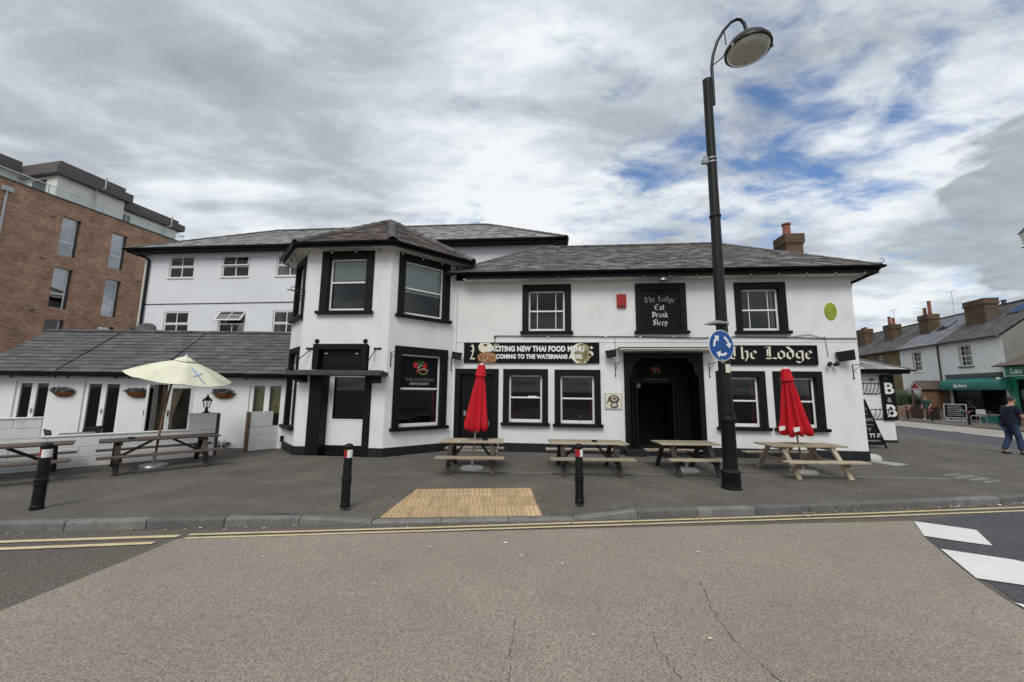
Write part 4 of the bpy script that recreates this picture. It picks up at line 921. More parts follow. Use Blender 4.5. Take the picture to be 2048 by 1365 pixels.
for i, (c, z, w, h) in enumerate(ww):
    f = MB(); a = w / 2 - .005; fw2 = .055
    f.box(-a, -a + fw2, .05, .10, .0, h); f.box(a - fw2, a, .05, .10, 0, h); f.box(-a + fw2, a - fw2, .05, .10, h - fw2, h); f.box(-a + fw2, a - fw2, .05, .10, 0, fw2); f.box(-.022, .022, .052, .098, fw2, h / 2 - .03); f.box(-a + fw2, a - fw2, .045, .10, h / 2 - .03, h / 2 + .03)
    win = f.build('window', 'white_paint', wing, (c, WV, z))
    MB().box(-a - .05, a + .05, -.05, .05, -.05, -.002).build('sill', 'white_paint', win)
    for s in (-1, 1): MB().box(min(s * .02, s * (a - .05)), max(s * .02, s * (a - .05)), .07, .076, fw2 - .01, h / 2).build('pane', 'glass', win)
    # upper casement, hinged at the top: a couple stand open
    op = {1: 8, 4: 34}.get(i, 0); hh = h / 2 - .035
    cs = MB(); b = a - .02; cs.box(-b, -b + .05, -.02, .03, -hh, 0); cs.box(b - .05, b, -.02, .03, -hh, 0); cs.box(-b + .05, b - .05, -.02, .03, -.05, 0); cs.box(-b + .05, b - .05, -.02, .03, -hh, -hh + .05); cs.box(-.018, .018, -.015, .025, -hh + .05, -.05)
    cas = cs.build('casement', 'white_paint', win, (0, .045, h - .01)); cas.rotation_euler = (R(-op), 0, 0)
    mb = MB()
    for s in (-1, 1): mb.box(min(s * .015, s * (b - .045)), max(s * .015, s * (b - .045)), .0, .006, -hh + .045, -.045)
    mb.v = [(x, y + .045 * math.cos(R(op)) * 0, zz) for x, y, zz in mb.v]
    pn = mb.build('casement_glass', 'glass_reflect' if op > 20 else 'glass', win, (0, .045, h - .01)); pn.rotation_euler = (R(-op), 0, 0)
    for s in (-1, 1):
        pts = [(s * (a - (a * .45) * k / 6), .17 + (.025 if k % 2 else 0)) for k in range(7)]; mb = MB()
        for k in range(6): mb.quad((*pts[k], .03), (*pts[k + 1], .03), (*pts[k + 1], h - .02), (*pts[k], h - .02))
        mb.build('curtain', 'curtain_white' if i in (0, 3) else 'curtain_beige', win)
we = 8.27
wa, wb, wc, wd, we1, we2 = (-19.5, 5.05, we), (1.5, 5.05, we), (-2.66, 9.5, 10.95), (-15.3, 9.5, 10.95), (1.5, 13.95, we), (-19.5, 13.95, we)
mb = MB(); mb.quad(wa, wb, wc, wd); mb.quad(wb, we1, wc); mb.quad(we1, we2, wd, wc); mb.quad(we2, wa, wd)
wr_ = mb.build('roof', 'roof_deck', wing)
slates(wr_, [[wa, wb, wc, wd]], .24, .32, 'slate_light', 0, 5, lift=.026); slates(wr_, [[wb, we1, wc], [we2, wa, wd], [we1, we2, wd, wc]], .30, .40, 'slate_light', 0, 6)
for a, b in ((wa, wd), (wb, wc), (we2, wd), (we1, wc)): tile_line(wr_, a, b, .5, 'ridge_tile', r=.12)
tile_line(wr_, wd, wc, .5, 'ridge_tile', 'ridge_tile', r=.12)
mb = MB(); mb.box(-19.45, 1.45, 5.08, 5.5, 8.14, 8.17); mb.box(-19.45, -18.75, 5.5, 13.5, 8.14, 8.17); mb.box(1.0, 1.45, 5.5, 13.5, 8.14, 8.17); mb.build('soffit', 'black_paint', wing)
mb = MB(); mb.box(-19.48, 1.48, 5.06, 5.09, 8.10, 8.26); mb.box(-19.48, -19.45, 5.09, 13.9, 8.10, 8.26); mb.box(1.45, 1.48, 5.09, 13.9, 8.10, 8.26); mb.build('fascia', 'black_paint', wing)
gutter(wing, [(-19.57, 13.9, 8.26), (-19.57, 4.98, 8.26), (1.57, 4.98, 8.26), (1.57, 13.9, 8.26)], .075)
pipe(wing, [(-19.1, 5.0, 8.2), (-18.85, 5.15, 8.05), (-18.62, 5.42, 7.8), (-18.62, 5.42, 7.0), (-18.62, 5.42, 3.0)], .05)
pipe(wing, [(-18.8, 5.46, 8.05), (-18.8, 5.46, 3.0)], .045, 'cream_paint', 'vent_pipe')
MB().tube([(-18.7, 5.48, 5.62), (-14, 5.48, 5.64), (-10.5, 5.48, 5.66)], .018, 6).build('wall_conduit', 'metal_dark', wing)
MB().tube([(-19.0, 5.0, 8.0), (-14, 4.7, 7.5), (-9.5, 3.0, 7.0), (-6.9, -.3, 5.4)], .010, 5).build('aerial_wire', 'metal_dark', wing)
ds = thing('satellite_dish', 'dark grey satellite dish mounted above the slate ridge of the low extension', 'satellite dish', (-12.85, 13.3, 3.08), R(12))
MB().lathe([(.01, .07), (.20, .05), (.33, -.02), (.38, -.05), (.37, -.055), (.2, .03)], 20, cap=False).build('dish', 'metal_dark', ds, (0, -.1, .52), smooth=40).rotation_euler = (R(62), 0, 0)
MB().tube([(0, 0, -.3), (0, 0, .55), (0, -.08, .6)], .03, 8).build('mast', 'metal_dark', ds)
MB().tube([(0, -.1, .35), (0, -.55, .5)], .014, 6).box(-.04, .04, -.62, -.52, .46, .55).build('receiver_arm', 'metal_dark', ds)

# ---------------------------------------------------------------- low slate-roofed extension
ext = thing('side_extension', 'low white extension with long slate roof and French doors', 'building', (0, 11.05, 0), 0)
X0, X1 = -15.1, -6.30
frd = [(-13.63, 1.00), (-11.64, 1.08), (-9.60, 1.30), (-6.97, .98)]
dz = [.05, .05, .02, .02]
holes = [(c - w / 2, c + w / 2, dz[i], 1.82) for i, (c, w) in enumerate(frd)]
obj('wall', wall_mesh(X1 - X0, 2.02, holes, .16, 0, X0), 'white_render', ext)
mb = MB(); mb.quad((X0, 0, 0), (X0, 0, 2.0), (X0, 1.45, 3.38), (X0, 3.1, 2.0), (X0, 3.1, 0)); mb.build('gable_wall', 'white_render', ext)
mb = MB(); mb.quad((X0, 3.1, 0), (X1, 3.1, 0), (X1, 3.1, 2.05), (X0, 3.1, 2.05)); mb.build('rear_wall', 'white_render', ext)
MB().box(X0 + .05, X1, .2, 3.0, -.02, .015).build('floor', 'wood_brown', ext)
MB().box(X0 + .05, X1, 1.2, 1.25, 0, 2.4).build('inner_wall', 'inner_tan', ext)
for i, (c, w) in enumerate(frd):
    if i == 2: continue
    f = MB(); a = w / 2 - .003; zb = dz[i]
    f.box(-a, -a + .10, .04, .12, zb, 1.815); f.box(a - .10, a, .04, .12, zb, 1.815); f.box(-.075, .075, .04, .12, zb, 1.74); f.box(-a + .10, a - .10, .04, .12, 1.735, 1.815)
    f.box(-a + .10, -.075, .05, .11, zb, zb + .16); f.box(.075, a - .10, .05, .11, zb, zb + .16)
    w_ = f.build('french_door', 'white_paint', ext, (c, 0, 0), bevel=.004)
    for s in (-1, 1): MB().box(min(s * .07, s * (a - .095)), max(s * .07, s * (a - .095)), .075, .081, zb + .15, 1.74).build('pane', 'glass', w_)
    MB().box(.01, .03, .015, .04, .9, 1.03).tube([(.02, .03, 1.0), (.02, 0, 1.0), (.10, 0, 1.0)], .007, 6).build('door_handle', 'metal_grey', w_)
    sh_ = -.16 if c < -8 else -.06
    for s, zl, zh in ((-1, .25, 1.74), (1, .95, 1.74)): MB().box(min(s * .05, s * (a - .09)) + sh_, max(s * .05, s * (a - .09)) + sh_, .17, .18, zl, zh).build('tone_panel', 'olive_tone', w_)  # olive panels added behind the glass to lighten the black panes
    if i == 1: MB().box(-a + .12, a - .12, .35, .40, .05, .72).build('inner_panel', 'cream_paint', w_)
# the open pair with a curtain
c = -9.60
f = MB(); f.box(-.65, -.57, .02, .14, .02, 1.815); f.box(.57, .65, .02, .14, .02, 1.815); f.box(-.57, .57, .02, .14, 1.735, 1.815)
od = f.build('french_door', 'white_paint', ext, (c, 0, 0), bevel=.004)
for s, ang, wl in ((-1, 62, .58), (1, -48, .58)):
    lf = MB(); lf.box(0, .09, -.02, .025, .06, 1.73); lf.box(wl - .09, wl, -.02, .025, .06, 1.73); lf.box(.09, wl - .09, -.02, .025, 1.64, 1.73); lf.box(.09, wl - .09, -.02, .025, .06, .24)
    if s > 0: lf.v = [(-x, y, z) for x, y, z in lf.v]; lf.f = [tuple(reversed(q)) for q in lf.f]
    l = lf.build('door_leaf', 'white_paint', od, (s * .57, .03, 0)); l.rotation_euler = (0, 0, R(-ang if s < 0 else -ang))
    gx = sorted((s * -1 * .085, s * -1 * (wl - .085))); g_ = MB().box(gx[0], gx[1], -.003, .004, .235, 1.645).build('leaf_pane', 'glass_clear' if s < 0 else 'glass', od, (s * .57, .03, 0)); g_.rotation_euler = l.rotation_euler
    hx = s * -1 * (wl - .045); h_ = MB().box(hx - .015, hx + .015, -.045, -.02, .88, 1.04).tube([(hx, -.03, 1.0), (hx, -.07, 1.0), (hx + s * .08, -.07, 1.0)], .008, 6).build('door_handle', 'metal_dark', od, (s * .57, .03, 0)); h_.rotation_euler = l.rotation_euler
mb = MB(); n = 12
for k in range(n):
    a = lambda q, zz: (-.50 + (.62 if zz > .9 else (.36 if zz > .8 else .42)) * q / n, .20 + (.035 if q % 2 else 0), zz)
    for z0_, z1_ in ((.06, .85), (.85, 1.73)): mb.quad(a(k, z0_), a(k + 1, z0_), a(k + 1, z1_ if z1_ < 1 else 1.73), a(k, z1_ if z1_ < 1 else 1.73))
mb.build('curtain', 'curtain_beige', od)
er = [(X0 - .08, -.27, 2.06), (X1, -.27, 2.06), (X1, 1.45, 3.45), (X0 - .08, 1.45, 3.45)]; er2 = [(X1, 3.3, 1.95), (X0 - .08, 3.3, 1.95), (X0 - .08, 1.45, 3.45), (X1, 1.45, 3.45)]
mb = MB(); mb.quad(*er); mb.quad(*er2); xr = mb.build('roof', 'roof_deck', ext)
slates(xr, [er], .178, .31, 'slate_grey', 300, 12, wob=.006); slates(xr, [er2], .178, .37, 'slate_grey', 0, 13)
tile_line(xr, er[3], er[2], .45, 'ridge_tile', 'ridge_tile', r=.085)
for x in (-12.74, -9.95): MB().beam((x, -.28, 2.095), (x, 1.40, 3.45), .028, .03).build('roof_joint', 'roof_deck', xr)
MB().box(X0 - .05, X1, -.25, .0, 1.99, 2.01).build('soffit', 'black_paint', ext)
MB().box(X0 - .06, X1, -.265, -.24, 1.95, 2.05).build('fascia', 'black_paint', ext)
gutter(ext, [(X0 - .1, -.325, 2.055), (X1, -.325, 2.055)], .062)
for i, (a, b) in enumerate(((-14.05, -13.15), (-12.15, -11.1), (-7.4, -6.5))):
    MB().box(a, b, -.10, -.02, 1.895, 1.945).build('strip_lamp', 'frame_grey', ext, bevel=.01)
for x in (-14.15, -12.9, -12.55, -11.2, -10.8, -8.6, -7.5): MB().lathe([(.02, 0), (.03, -.02), (.028, -.05), (.01, -.06)], 8, (x, -.12, 1.95)).build('eaves_lamp', 'metal_dark', ext)
def basket(x, w, lab, seed, fm):
    t = thing('hanging_basket', lab, 'planter', (x, 11.05, 1.36), 0, 'half-round baskets on the extension wall'); rg_ = random.Random(seed)
    mb = MB(); n = 12; rows = [(.0, .42, .03), (.06, .78, .09), (.13, .97, .13), (.165, 1.0, .14)]
    for z, k, d in rows:
        for i in range(n + 1): tt = math.pi * i / n; mb.v.append((-w / 2 * k * math.cos(tt), -d * 1.3 * math.sin(tt) - .005, z))
    for r in range(3):
        for i in range(n): q = r * (n + 1) + i; mb.f.append((q, q + 1, q + n + 2, q + n + 1))
    mb.f.append(tuple(range(n, -1, -1))); mb.f.append(tuple(range(3 * (n + 1), 4 * (n + 1))))
    mb.build('liner', 'basket_brown', t, smooth=50)
    stuff(leaf_cloud(260, (0, -.10, .19), (w * .52, .10, .09), .035, rg_).build('leaves', fm, t)); stuff(leaf_cloud(70, (0, -.13, .2), (w * .45, .08, .08), .028, rg_).build('flowers', 'flower_mauve' if fm == 'leaf_dark' else 'leaf', t))
basket(-12.70, .66, 'planted half-round basket between the first two pairs of French doors', 1, 'leaf_grey')
basket(-10.58, .70, 'planted half-round basket left of the open French door, behind cream parasol', 2, 'leaf_dark')
basket(-8.15, .64, 'planted half-round basket between the lantern pillar and the bay end', 3, 'leaf_dark')
t = thing('ground_plant', 'low straggling plant at the foot of the extension wall', 'plant', (-7.98, 10.9, 0))
rg_ = random.Random(8); mb = MB()
for i in range(12): a = rg_.uniform(0, 6.28); mb.tube([(0, 0, 0), (.12 * math.cos(a), .08 * math.sin(a), .08), (.26 * math.cos(a), .10 * math.sin(a), rg_.uniform(.08, .25))], [.006, .005, .003], 5)
mb.build('stems', 'wood_dark', t); stuff(leaf_cloud(130, (0, -.02, .10), (.30, .10, .10), .03, rg_).build('leaves', 'leaf_dark', t)); stuff(leaf_cloud(40, (0, -.05, .16), (.25, .08, .08), .022, rg_).build('flowers', 'flower_mauve', t))

# ---------------------------------------------------------------- low white boundary wall
LWZ = R(46.3); LW0 = Vector((-9.58, 7.50, 0)); LX = Vector((math.cos(LWZ), math.sin(LWZ), 0)); LY = Vector((-math.sin(LWZ), math.cos(LWZ), 0))
lw_ = thing('boundary_wall', 'low white blockwork wall stepping up at both ends beside the picnic tables', 'wall', LW0, LWZ)
def block_run(parent, x0_, x1_, z0_, z1_, ch=.205, bl=.9, y0_=0, y1_=.12, m='white_render'):
    z = z0_; r = 0
    while z < z1_ - .01:
        zt = min(z + ch, z1_); x = x0_ - (bl / 2 if r % 2 else 0)
        while x < x1_:
            a, b = max(x, x0_), min(x + bl, x1_); x += bl
            if b - a < .03: continue
            MB().box(a + .003, b - .003, y0_ + rnd.uniform(0, .004), y1_, z + .003, zt - .003).build('block', m, parent, bevel=.006)
        z = zt; r += 1
MB().box(-4.0, 3.20, .02, .10, 0, .62).box(-4.0, .40, .02, .10, .62, .98).box(2.70, 3.20, .02, .10, .62, .98).build('core', 'white_render', lw_)
block_run(lw_, -4.0, 3.20, 0, .64); block_run(lw_, -4.0, .40, .64, 1.02, .19); block_run(lw_, 2.66, 3.20, .64, 1.02, .19)
for a, b, z in ((.40, 2.66, .64), (-4.0, .41, 1.02), (2.65, 3.21, 1.02)): MB().box(a, b, -.015, .135, z, z + .025).build('coping', 'white_paint', lw_, bevel=.006)
MB().box(3.21, 3.27, .0, .10, 0, 1.03).build('end_post', 'wood_red', lw_, bevel=.005)
s2 = Vector((-6.98, 10.50, 0)); e2 = Vector((-6.48, 11.2, 0)); d2 = e2 - s2
rw_ = thing('return_wall', 'short white block wall with brown post against the bay', 'wall', s2, math.atan2(d2.y, d2.x)); L2 = d2.length
MB().box(.0, L2, .02, .10, 0, .62).box(0, .56, .02, .10, .62, 1.0).build('core', 'white_render', rw_)
block_run(rw_, 0, L2, 0, .63, .205, 1.2); block_run(rw_, 0, .56, .63, 1.03, .19, 1.2)
MB().box(-.07, -.005, -.01, .11, 0, 1.03).build('end_post', 'wood_brown', rw_, bevel=.005)
ln = LW0 + LX * 2.98 + LY * .06
t = thing('pillar_lantern', 'small black lantern standing on the raised end of the white wall', 'lantern', (ln.x, ln.y, 1.04), 0)
MB().lathe([(.085, 0), (.085, .02), (.04, .04), (.03, .12), (.05, .135), (.065, .14)], 12).build('base', 'metal_black', t, smooth=40)
MB().lathe([(.06, .14), (.095, .30)], 6, cap=False).build('glass', 'glass_clear', t)
mb = MB()
for k in range(6): a = math.pi * k / 3; mb.tube([(.06 * math.cos(a), .06 * math.sin(a), .14), (.095 * math.cos(a), .095 * math.sin(a), .30)], .006, 5)
mb.build('frame', 'metal_black', t)
MB().lathe([(.115, .30), (.11, .315), (.05, .37), (.035, .40), (.012, .42), (.02, .445), (.004, .465)], 12).build('cap', 'metal_black', t)
# courtyard furniture showing over the wall
def chair(x, y, rz, lab):
    t = thing('patio_chair', lab, 'chair', (x, y, 0), rz, 'dark patio chairs behind the white wall')
    MB().box(-.22, .22, -.22, .22, .36, .40).build('seat', 'metal_dark', t, bevel=.01)
    MB().prism([(-.22, .20, .40), (.22, .20, .40), (.26, .28, .74), (-.26, .28, .74)], (0, .025, 0)).build('backrest', 'metal_dark', t, bevel=.006)
    for sx in (-1, 1):
        for sy in (-1, 1): MB().tube([(sx * .19, sy * .19, .37), (sx * .21, sy * .21, 0)], .014, 6).build('leg', 'metal_dark', t)
chair(-9.72, 8.62, R(150), 'dark woven patio chair behind the tall left end of the white wall'); chair(-10.0, 9.1, R(-80), 'dark patio chair behind the low middle of the white wall')
t = thing('patio_table', 'small grey-topped patio table behind the white wall', 'table', (-9.2, 8.35, 0), R(46))
MB().box(-.26, .26, -.26, .26, .64, .67).build('table_top', 'metal_grey', t, bevel=.008); MB().tube([(0, 0, 0), (0, 0, .64)], .03, 8).build('stem', 'metal_dark', t); MB().lathe([(.2, 0), (.18, .02), (.04, .04)], 14).build('base', 'metal_dark', t)
# ---------------------------------------------------------------- picnic tables
def picnic(cx, cy, rz, L, lab, top='wood_pale', leg='wood_dark', group='picnic tables on the forecourt', sink=0, zt=.61, zb=.36):
    t = thing('picnic_table', lab, 'table', (cx, cy, -sink), rz, group); h = L / 2
    n = 5; w = .118
    for i in range(n):
        y = (i - (n - 1) / 2) * (w + .008); MB().box(-h + rnd.uniform(-.008, .008), h + rnd.uniform(-.008, .008), y - w / 2, y + w / 2, zt - .032, zt).build('top_plank', top, t, bevel=.004)
    for s in (-1, 1):
        for k in (0, 1):
            y = s * (.60 + k * .118); MB().box(-h - .02, h + .02, y - .056, y + .056, zb - .032, zb).build('bench_plank', top, t, bevel=.004)
    lx = h - .22 if L < 1.45 else h - .26
    for sx in (-1, 1):
        x = sx * lx
        for s in (-1, 1): MB().beam((x, s * .20, zt - .035), (x, s * .62, 0), .045, .09, (1, 0, 0)).build('leg', leg, t)
        MB().box(x - sx * .047 - .02, x - sx * .047 + .02, -.68, .68, zb - .125, zb - .034).build('cross_beam', leg, t)
        MB().box(x - sx * .047 - .02, x - sx * .047 + .02, -.29, .29, zt - .10, zt - .034).build('top_batten', leg, t)
        MB().beam((x - sx * .07, 0, zb - .08), (sx * .16, 0, zt - .05), .045, .06, (0, 1, 0)).build('brace', leg, t)
    return t
picnic(-.82, 8.50, R(1), 1.32, 'short pale picnic table in front of the plain black door')
picnic(1.63, 8.47, R(-1), 1.62, 'pale picnic table between the black door and the entrance, without parasol')
picnic(3.77, 8.52, R(0), 1.24, 'short pale picnic table before the entrance with an empty parasol base')
picnic(6.16, 8.42, R(1), 1.56, 'pale picnic table before the right-hand windows with closed parasol', leg='wood_pale')
picnic(-7.41, 8.41, R(47), 1.88, 'reddish brown picnic table under the open cream parasol', 'wood_red', 'wood_dark')
picnic(-9.0, 6.87, R(45), 1.9, 'reddish brown picnic table at the tall left end of the white wall', 'wood_red', 'wood_dark')
def ashtray(x, y, lab):
    t = thing('ashtray', lab, 'ashtray', (x, y, .61), rnd.uniform(-.4, .4), 'black ashtrays on the picnic tables')
    MB().lathe([(.05, 0), (.062, .012), (.06, .035), (.048, .035), (.044, .012)], 12).build('bowl', 'metal_black', t); MB().box(-.064, -.04, -.008, .008, .030, .038).build('rest', 'metal_black', t)
for x, y, l in ((-.55, 8.45, 'black ashtray on the short table in front of the plain black door'), (1.78, 8.40, 'black ashtray on the table without a parasol'), (-7.72, 8.02, 'black ashtray on the reddish table under the cream parasol')): ashtray(x, y, l)
def para_base(x, y, lab, r=.25, m='concrete'):
    t = thing('umbrella_stand', lab, 'umbrella stand', (x, y, 0), 0, 'round parasol bases under the tables')
    MB().lathe([(r, 0), (r + .005, .02), (r - .01, .05), (r * .5, .065), (.05, .07)], 24).build('slab', m, t, smooth=40); MB().tube([(0, 0, .06), (0, 0, .30)], .028, 10).build('socket', 'metal_grey', t)
para_base(-.82, 8.50, 'round grey parasol base under the table by the plain black door'); para_base(3.77, 8.52, 'round grey empty parasol base under the table before the entrance')
para_base(6.25, 8.50, 'round grey parasol base under the table before the right-hand windows', .26); para_base(-7.50, 8.36, 'round metal parasol base under the cream parasol', .24, 'metal_grey'); para_base(-9.35, 6.50, 'round pale parasol base under the table at the tall wall end', .26, 'stone_pale')
def closed_parasol(bx, by, tx, ty, zt, lab, seed, flare=.23, patch=1):
    t = thing('parasol', lab, 'parasol', (bx, by, 0), 0, 'closed red parasols'); rg_ = random.Random(seed)
    ax = Vector((tx - bx, ty - by, zt)); top = ax.copy(); q = ax.to_track_quat('Z', 'Y'); L = ax.length
    MB().tube([(0, 0, .07), tuple(ax)], .019, 8).build('pole', 'wood_pale', t, smooth=60)
    prof = [(.0, .02), (.03, .075), (.22, .105), (.235, .10), (.30, .10), (.55, .135), (.85, .175), (1.10, .21), (1.24, flare), (1.32, flare * 1.02), (1.38, flare * .92), (1.40, flare * .7)]
    n = 48; mb = MB()
    for d, r in prof:
        for k in range(n):
            a = 2 * math.pi * k / n; fold = 1 + (.26 * math.cos(8 * a + .4) + .10 * math.cos(5 * a + seed)) * min(1, d / .5); dd = d + (.03 * math.cos(8 * a) + .02 * math.cos(3 * a + seed) if d > 1.2 else 0)
            mb.v.append((r * fold * math.cos(a), r * fold * .85 * math.sin(a), L - dd))
    m_ = len(prof)
    for i in range(m_ - 1):
        for k in range(n): mb.f.append((i * n + k, i * n + (k + 1) % n, (i + 1) * n + (k + 1) % n, (i + 1) * n + k))
    mb.f.append(tuple(range(n)))
    c = mb.build('canopy', 'canvas_red', t, smooth=50); c.rotation_mode = 'QUATERNION'; c.rotation_quaternion = q
    cap = MB().lathe([(.128, -.245), (.115, -.20), (.085, -.02), (.03, .012), (.004, .016)], 16, (0, 0, L + .008)).build('top_cap', 'canvas_red', t, smooth=40); cap.rotation_mode = 'QUATERNION'; cap.rotation_quaternion = q
    fn = MB().lathe([(.045, 0), (.04, .02), (.012, .03)], 10, (0, 0, L + .012)).build('finial', 'print_white', t); fn.rotation_mode = 'QUATERNION'; fn.rotation_quaternion = q
    mk = MB()
    for i in range(patch): mk.prism([(.10 - .28 * i, -flare * 1.0 - .02, L - 1.30), (.19 - .28 * i, -flare * .86, L - 1.27), (.19 - .28 * i, -flare * .84, L - 1.19), (.10 - .28 * i, -flare * .98 - .02, L - 1.20)], (0, .004, 0))
    k = mk.build('printed_patch', 'print_white', t); k.rotation_mode = 'QUATERNION'; k.rotation_quaternion = q
closed_parasol(-.82, 8.50, -.66, 8.45, 2.22, 'closed red parasol in front of the plain black door', 2, .235)
closed_parasol(6.25, 8.50, 5.92, 8.32, 2.20, 'leaning closed red parasol before the right-hand pub windows', 5, .26, 2)
def open_parasol():
    t = thing('parasol', 'open cream parasol with a blue cross mark tilted over the left picnic table', 'parasol', (-7.50, 8.36, 0)); B = Vector((-7.50, 8.36, 0))
    top = Vector((-7.47, 8.80, 2.30)) - B; low = Vector((0, 0, .07)); hub = Vector((-7.62, 8.72, 1.95)) - B
    MB().tube([low, (-.09, .15, .75), (-.14, .30, 1.5), hub, (top + hub) / 2], .021, 8).build('pole', 'wood_brown', t, smooth=60)
    # tilted frame: eight ribs to rim points
    ax = Vector((.20, -.06, 1)).normalized(); q = ax.to_track_quat('Z', 'Y'); n = 8; rad = .97; drop = .41
    rim = [top + q @ Vector((rad * math.cos(a), rad * math.sin(a), -drop)) for a in [2 * math.pi * (k + .35) / n for k in range(n)]]
    mb = MB(); sub = 6
    def surf(k, r, f): # k rib, f between ribs, r radial
        a, b = rim[k % n], rim[(k + 1) % n]; e = a.lerp(b, f); p = top.lerp(e, r); sag = -.035 * 4 * f * (1 - f) * r * r + .05 * math.sin(math.pi * r); return p + ax * sag
    rows = [.10, .25, .4, .55, .7, .85, 1.0]; cols = n * sub
    for r in rows:
        for c in range(cols): mb.v.append(tuple(surf(c // sub, r, (c % sub) / sub)))
    for i in range(len(rows) - 1):
        for c in range(cols): mb.f.append((i * cols + c, i * cols + (c + 1) % cols, (i + 1) * cols + (c + 1) % cols, (i + 1) * cols + c))
    mb.build('canopy', 'canvas_cream', t, smooth=70)
    cp = MB()
    for r, dz in ((.02, .075), (.10, .06), (.19, .035), (.20, .02)):
        for c in range(cols): cp.v.append(tuple(surf(c // sub, r, (c % sub) / sub) + ax * dz))
    for i in range(3):
        for c in range(cols): cp.f.append((i * cols + c, i * cols + (c + 1) % cols, (i + 1) * cols + (c + 1) % cols, (i + 1) * cols + c))
    cp.f.append(tuple(range(cols))); cp.build('vent_cap', 'canvas_cream', t, smooth=60)
    for k in range(n): MB().tube([hub.lerp(top, .9), rim[k] + ax * -.01], .008, 5).build('rib', 'wood_brown', t)
    MB().lathe([(.03, 0), (.03, .02), (.012, .03), (.022, .045), (.004, .055)], 10, tuple(top + ax * .06)).build('finial', 'print_white', t)
    k0 = max(range(n), key=lambda k: surf(k, .7, .5).x - .8 * surf(k, .7, .5).y)
    for (r0, f0, r1, f1) in ((.40, .40, .95, .60), (.72, .30, .60, .78)):
        a = [surf(k0, r0 + (r1 - r0) * i / 8, f0 + (f1 - f0) * i / 8) + ax * .006 for i in range(9)]; m_ = MB()
        for i, p in enumerate(a): d = (a[min(i + 1, 8)] - a[max(i - 1, 0)]).normalized(); s = d.cross(ax).normalized() * .020; m_.v += [tuple(p - s), tuple(p + s)]
        for i in range(8): m_.f.append((2 * i, 2 * i + 1, 2 * i + 3, 2 * i + 2))
        m_.build('blue_mark', 'print_blue', t)
open_parasol()
# ---------------------------------------------------------------- bollards
def bollard(x, y, lab, z=0):
    t = thing('bollard', lab, 'bollard', (x, y, z), 0, 'black bollards along the kerb'); t.scale = (.70, .70, 1)
    MB().lathe([(.100, 0), (.098, .05), (.090, .06), (.088, .315), (.106, .325), (.106, .345), (.092, .352), (.092, .372), (.106, .38), (.106, .398), (.086, .41), (.080, .80), (.078, .81)], 24).build('shaft', 'metal_black', t, smooth=35)
    MB().lathe([(.076, .80), (.088, .812), (.090, .832), (.086, .850), (.070, .868), (.03, .880), (.004, .882)], 24).build('cap', 'metal_black', t, smooth=50)
    for a0, a1, m in ((-.05, 1.55, 'print_white'), (1.55, 3.3, 'print_red'), (3.3, 4.85, 'alarm_red'), (4.85, 6.23, 'print_white')):
        mb = MB(); n = 8
        for z_ in (.685, .795):
            for i in range(n + 1): a = a0 + (a1 - a0) * i / n; mb.v.append((.0835 * math.cos(a), .0835 * math.sin(a), z_))
        for i in range(n): mb.f.append((i, i + 1, n + 2 + i, n + 1 + i))
        mb.build('reflective_band', m, t, smooth=60)
bollard(-6.40, 5.46, 'black bollard by the kerb beside the left reddish picnic table'); bollard(-2.36, 5.76, 'black bollard on the bay side of the yellow tactile paving', -.006); bollard(1.05, 6.09, 'black bollard on the entrance side of the yellow tactile paving', -.01)
# ---------------------------------------------------------------- lamp post
t = thing('street_lamp', 'tall black lamp post with hooked arm and wide round lantern', 'street lamp', (3.90, 7.05, 0))
MB().lathe([(.165, 0), (.165, .03), (.155, .04), (.150, .25), (.163, .27), (.163, .295), (.150, .31), (.120, .34), (.116, 1.12), (.126, 1.14), (.142, 1.17), (.145, 1.21), (.126, 1.25), (.126, 1.285), (.138, 1.295), (.138, 1.315), (.109, 1.33)], 28).build('base', 'metal_black', t, smooth=35)
MB().lathe([(.108, 1.32), (.098, 3.2), (.087, 5.5), (.081, 7.9), (.086, 7.92), (.084, 7.97), (.05, 7.985)], 24).build('shaft', 'metal_lamp', t, smooth=35)
MB().lathe([(.095, 5.02), (.106, 5.04), (.106, 5.07), (.095, 5.09)], 24, cap=False).build('collar', 'metal_lamp', t)
arm = [(.115, 0, 7.42), (.115, 0, 7.8), (.115, 0, 8.28), (.16, 0, 8.55), (.26, 0, 8.85), (.40, 0, 9.10), (.56, -.01, 9.29), (.68, -.02, 9.36), (.76, -.03, 9.34), (.82, -.04, 9.24), (.845, -.05, 9.08), (.85, -.05, 8.98)]
MB().tube(arm, [.03] * 9 + [.034, .034, .034], 10).build('arm', 'metal_lamp', t, smooth=60)
MB().tube([(.13, 0, 8.30), (.36, 0, 8.50), (.46, -.01, 8.72)], .012, 6).tube([(.42, 0, 9.1), (.44, 0, 8.78)], .012, 6).tube([(.80, -.02, 9.06), (.70, -.02, 8.96)], .012, 6).tube([(.05, 0, 7.55), (.115, 0, 7.55)], .02, 6).tube([(.05, 0, 7.72), (.115, 0, 7.72)], .02, 6).build('stay', 'metal_lamp', t)
lh = MB().lathe([(.05, .40), (.07, .36), (.12, .33), (.24, .27), (.35, .17), (.415, .06), (.43, .0), (.425, -.02), (.395, -.02), (.39, .0)], 32, cap=False).build('lantern_hood', 'metal_lamp', t, (.85, -.05, 8.62), smooth=40)
MB().lathe([(.395, -.005), (.37, -.06), (.30, -.115), (.18, -.15), (.005, -.165)], 32).build('lantern_bowl', 'lamp_glass', lh, smooth=60)
MB().lathe([(.33, .01), (.30, -.03), (.02, -.04)], 24).build('reflector', 'metal_grey', lh)
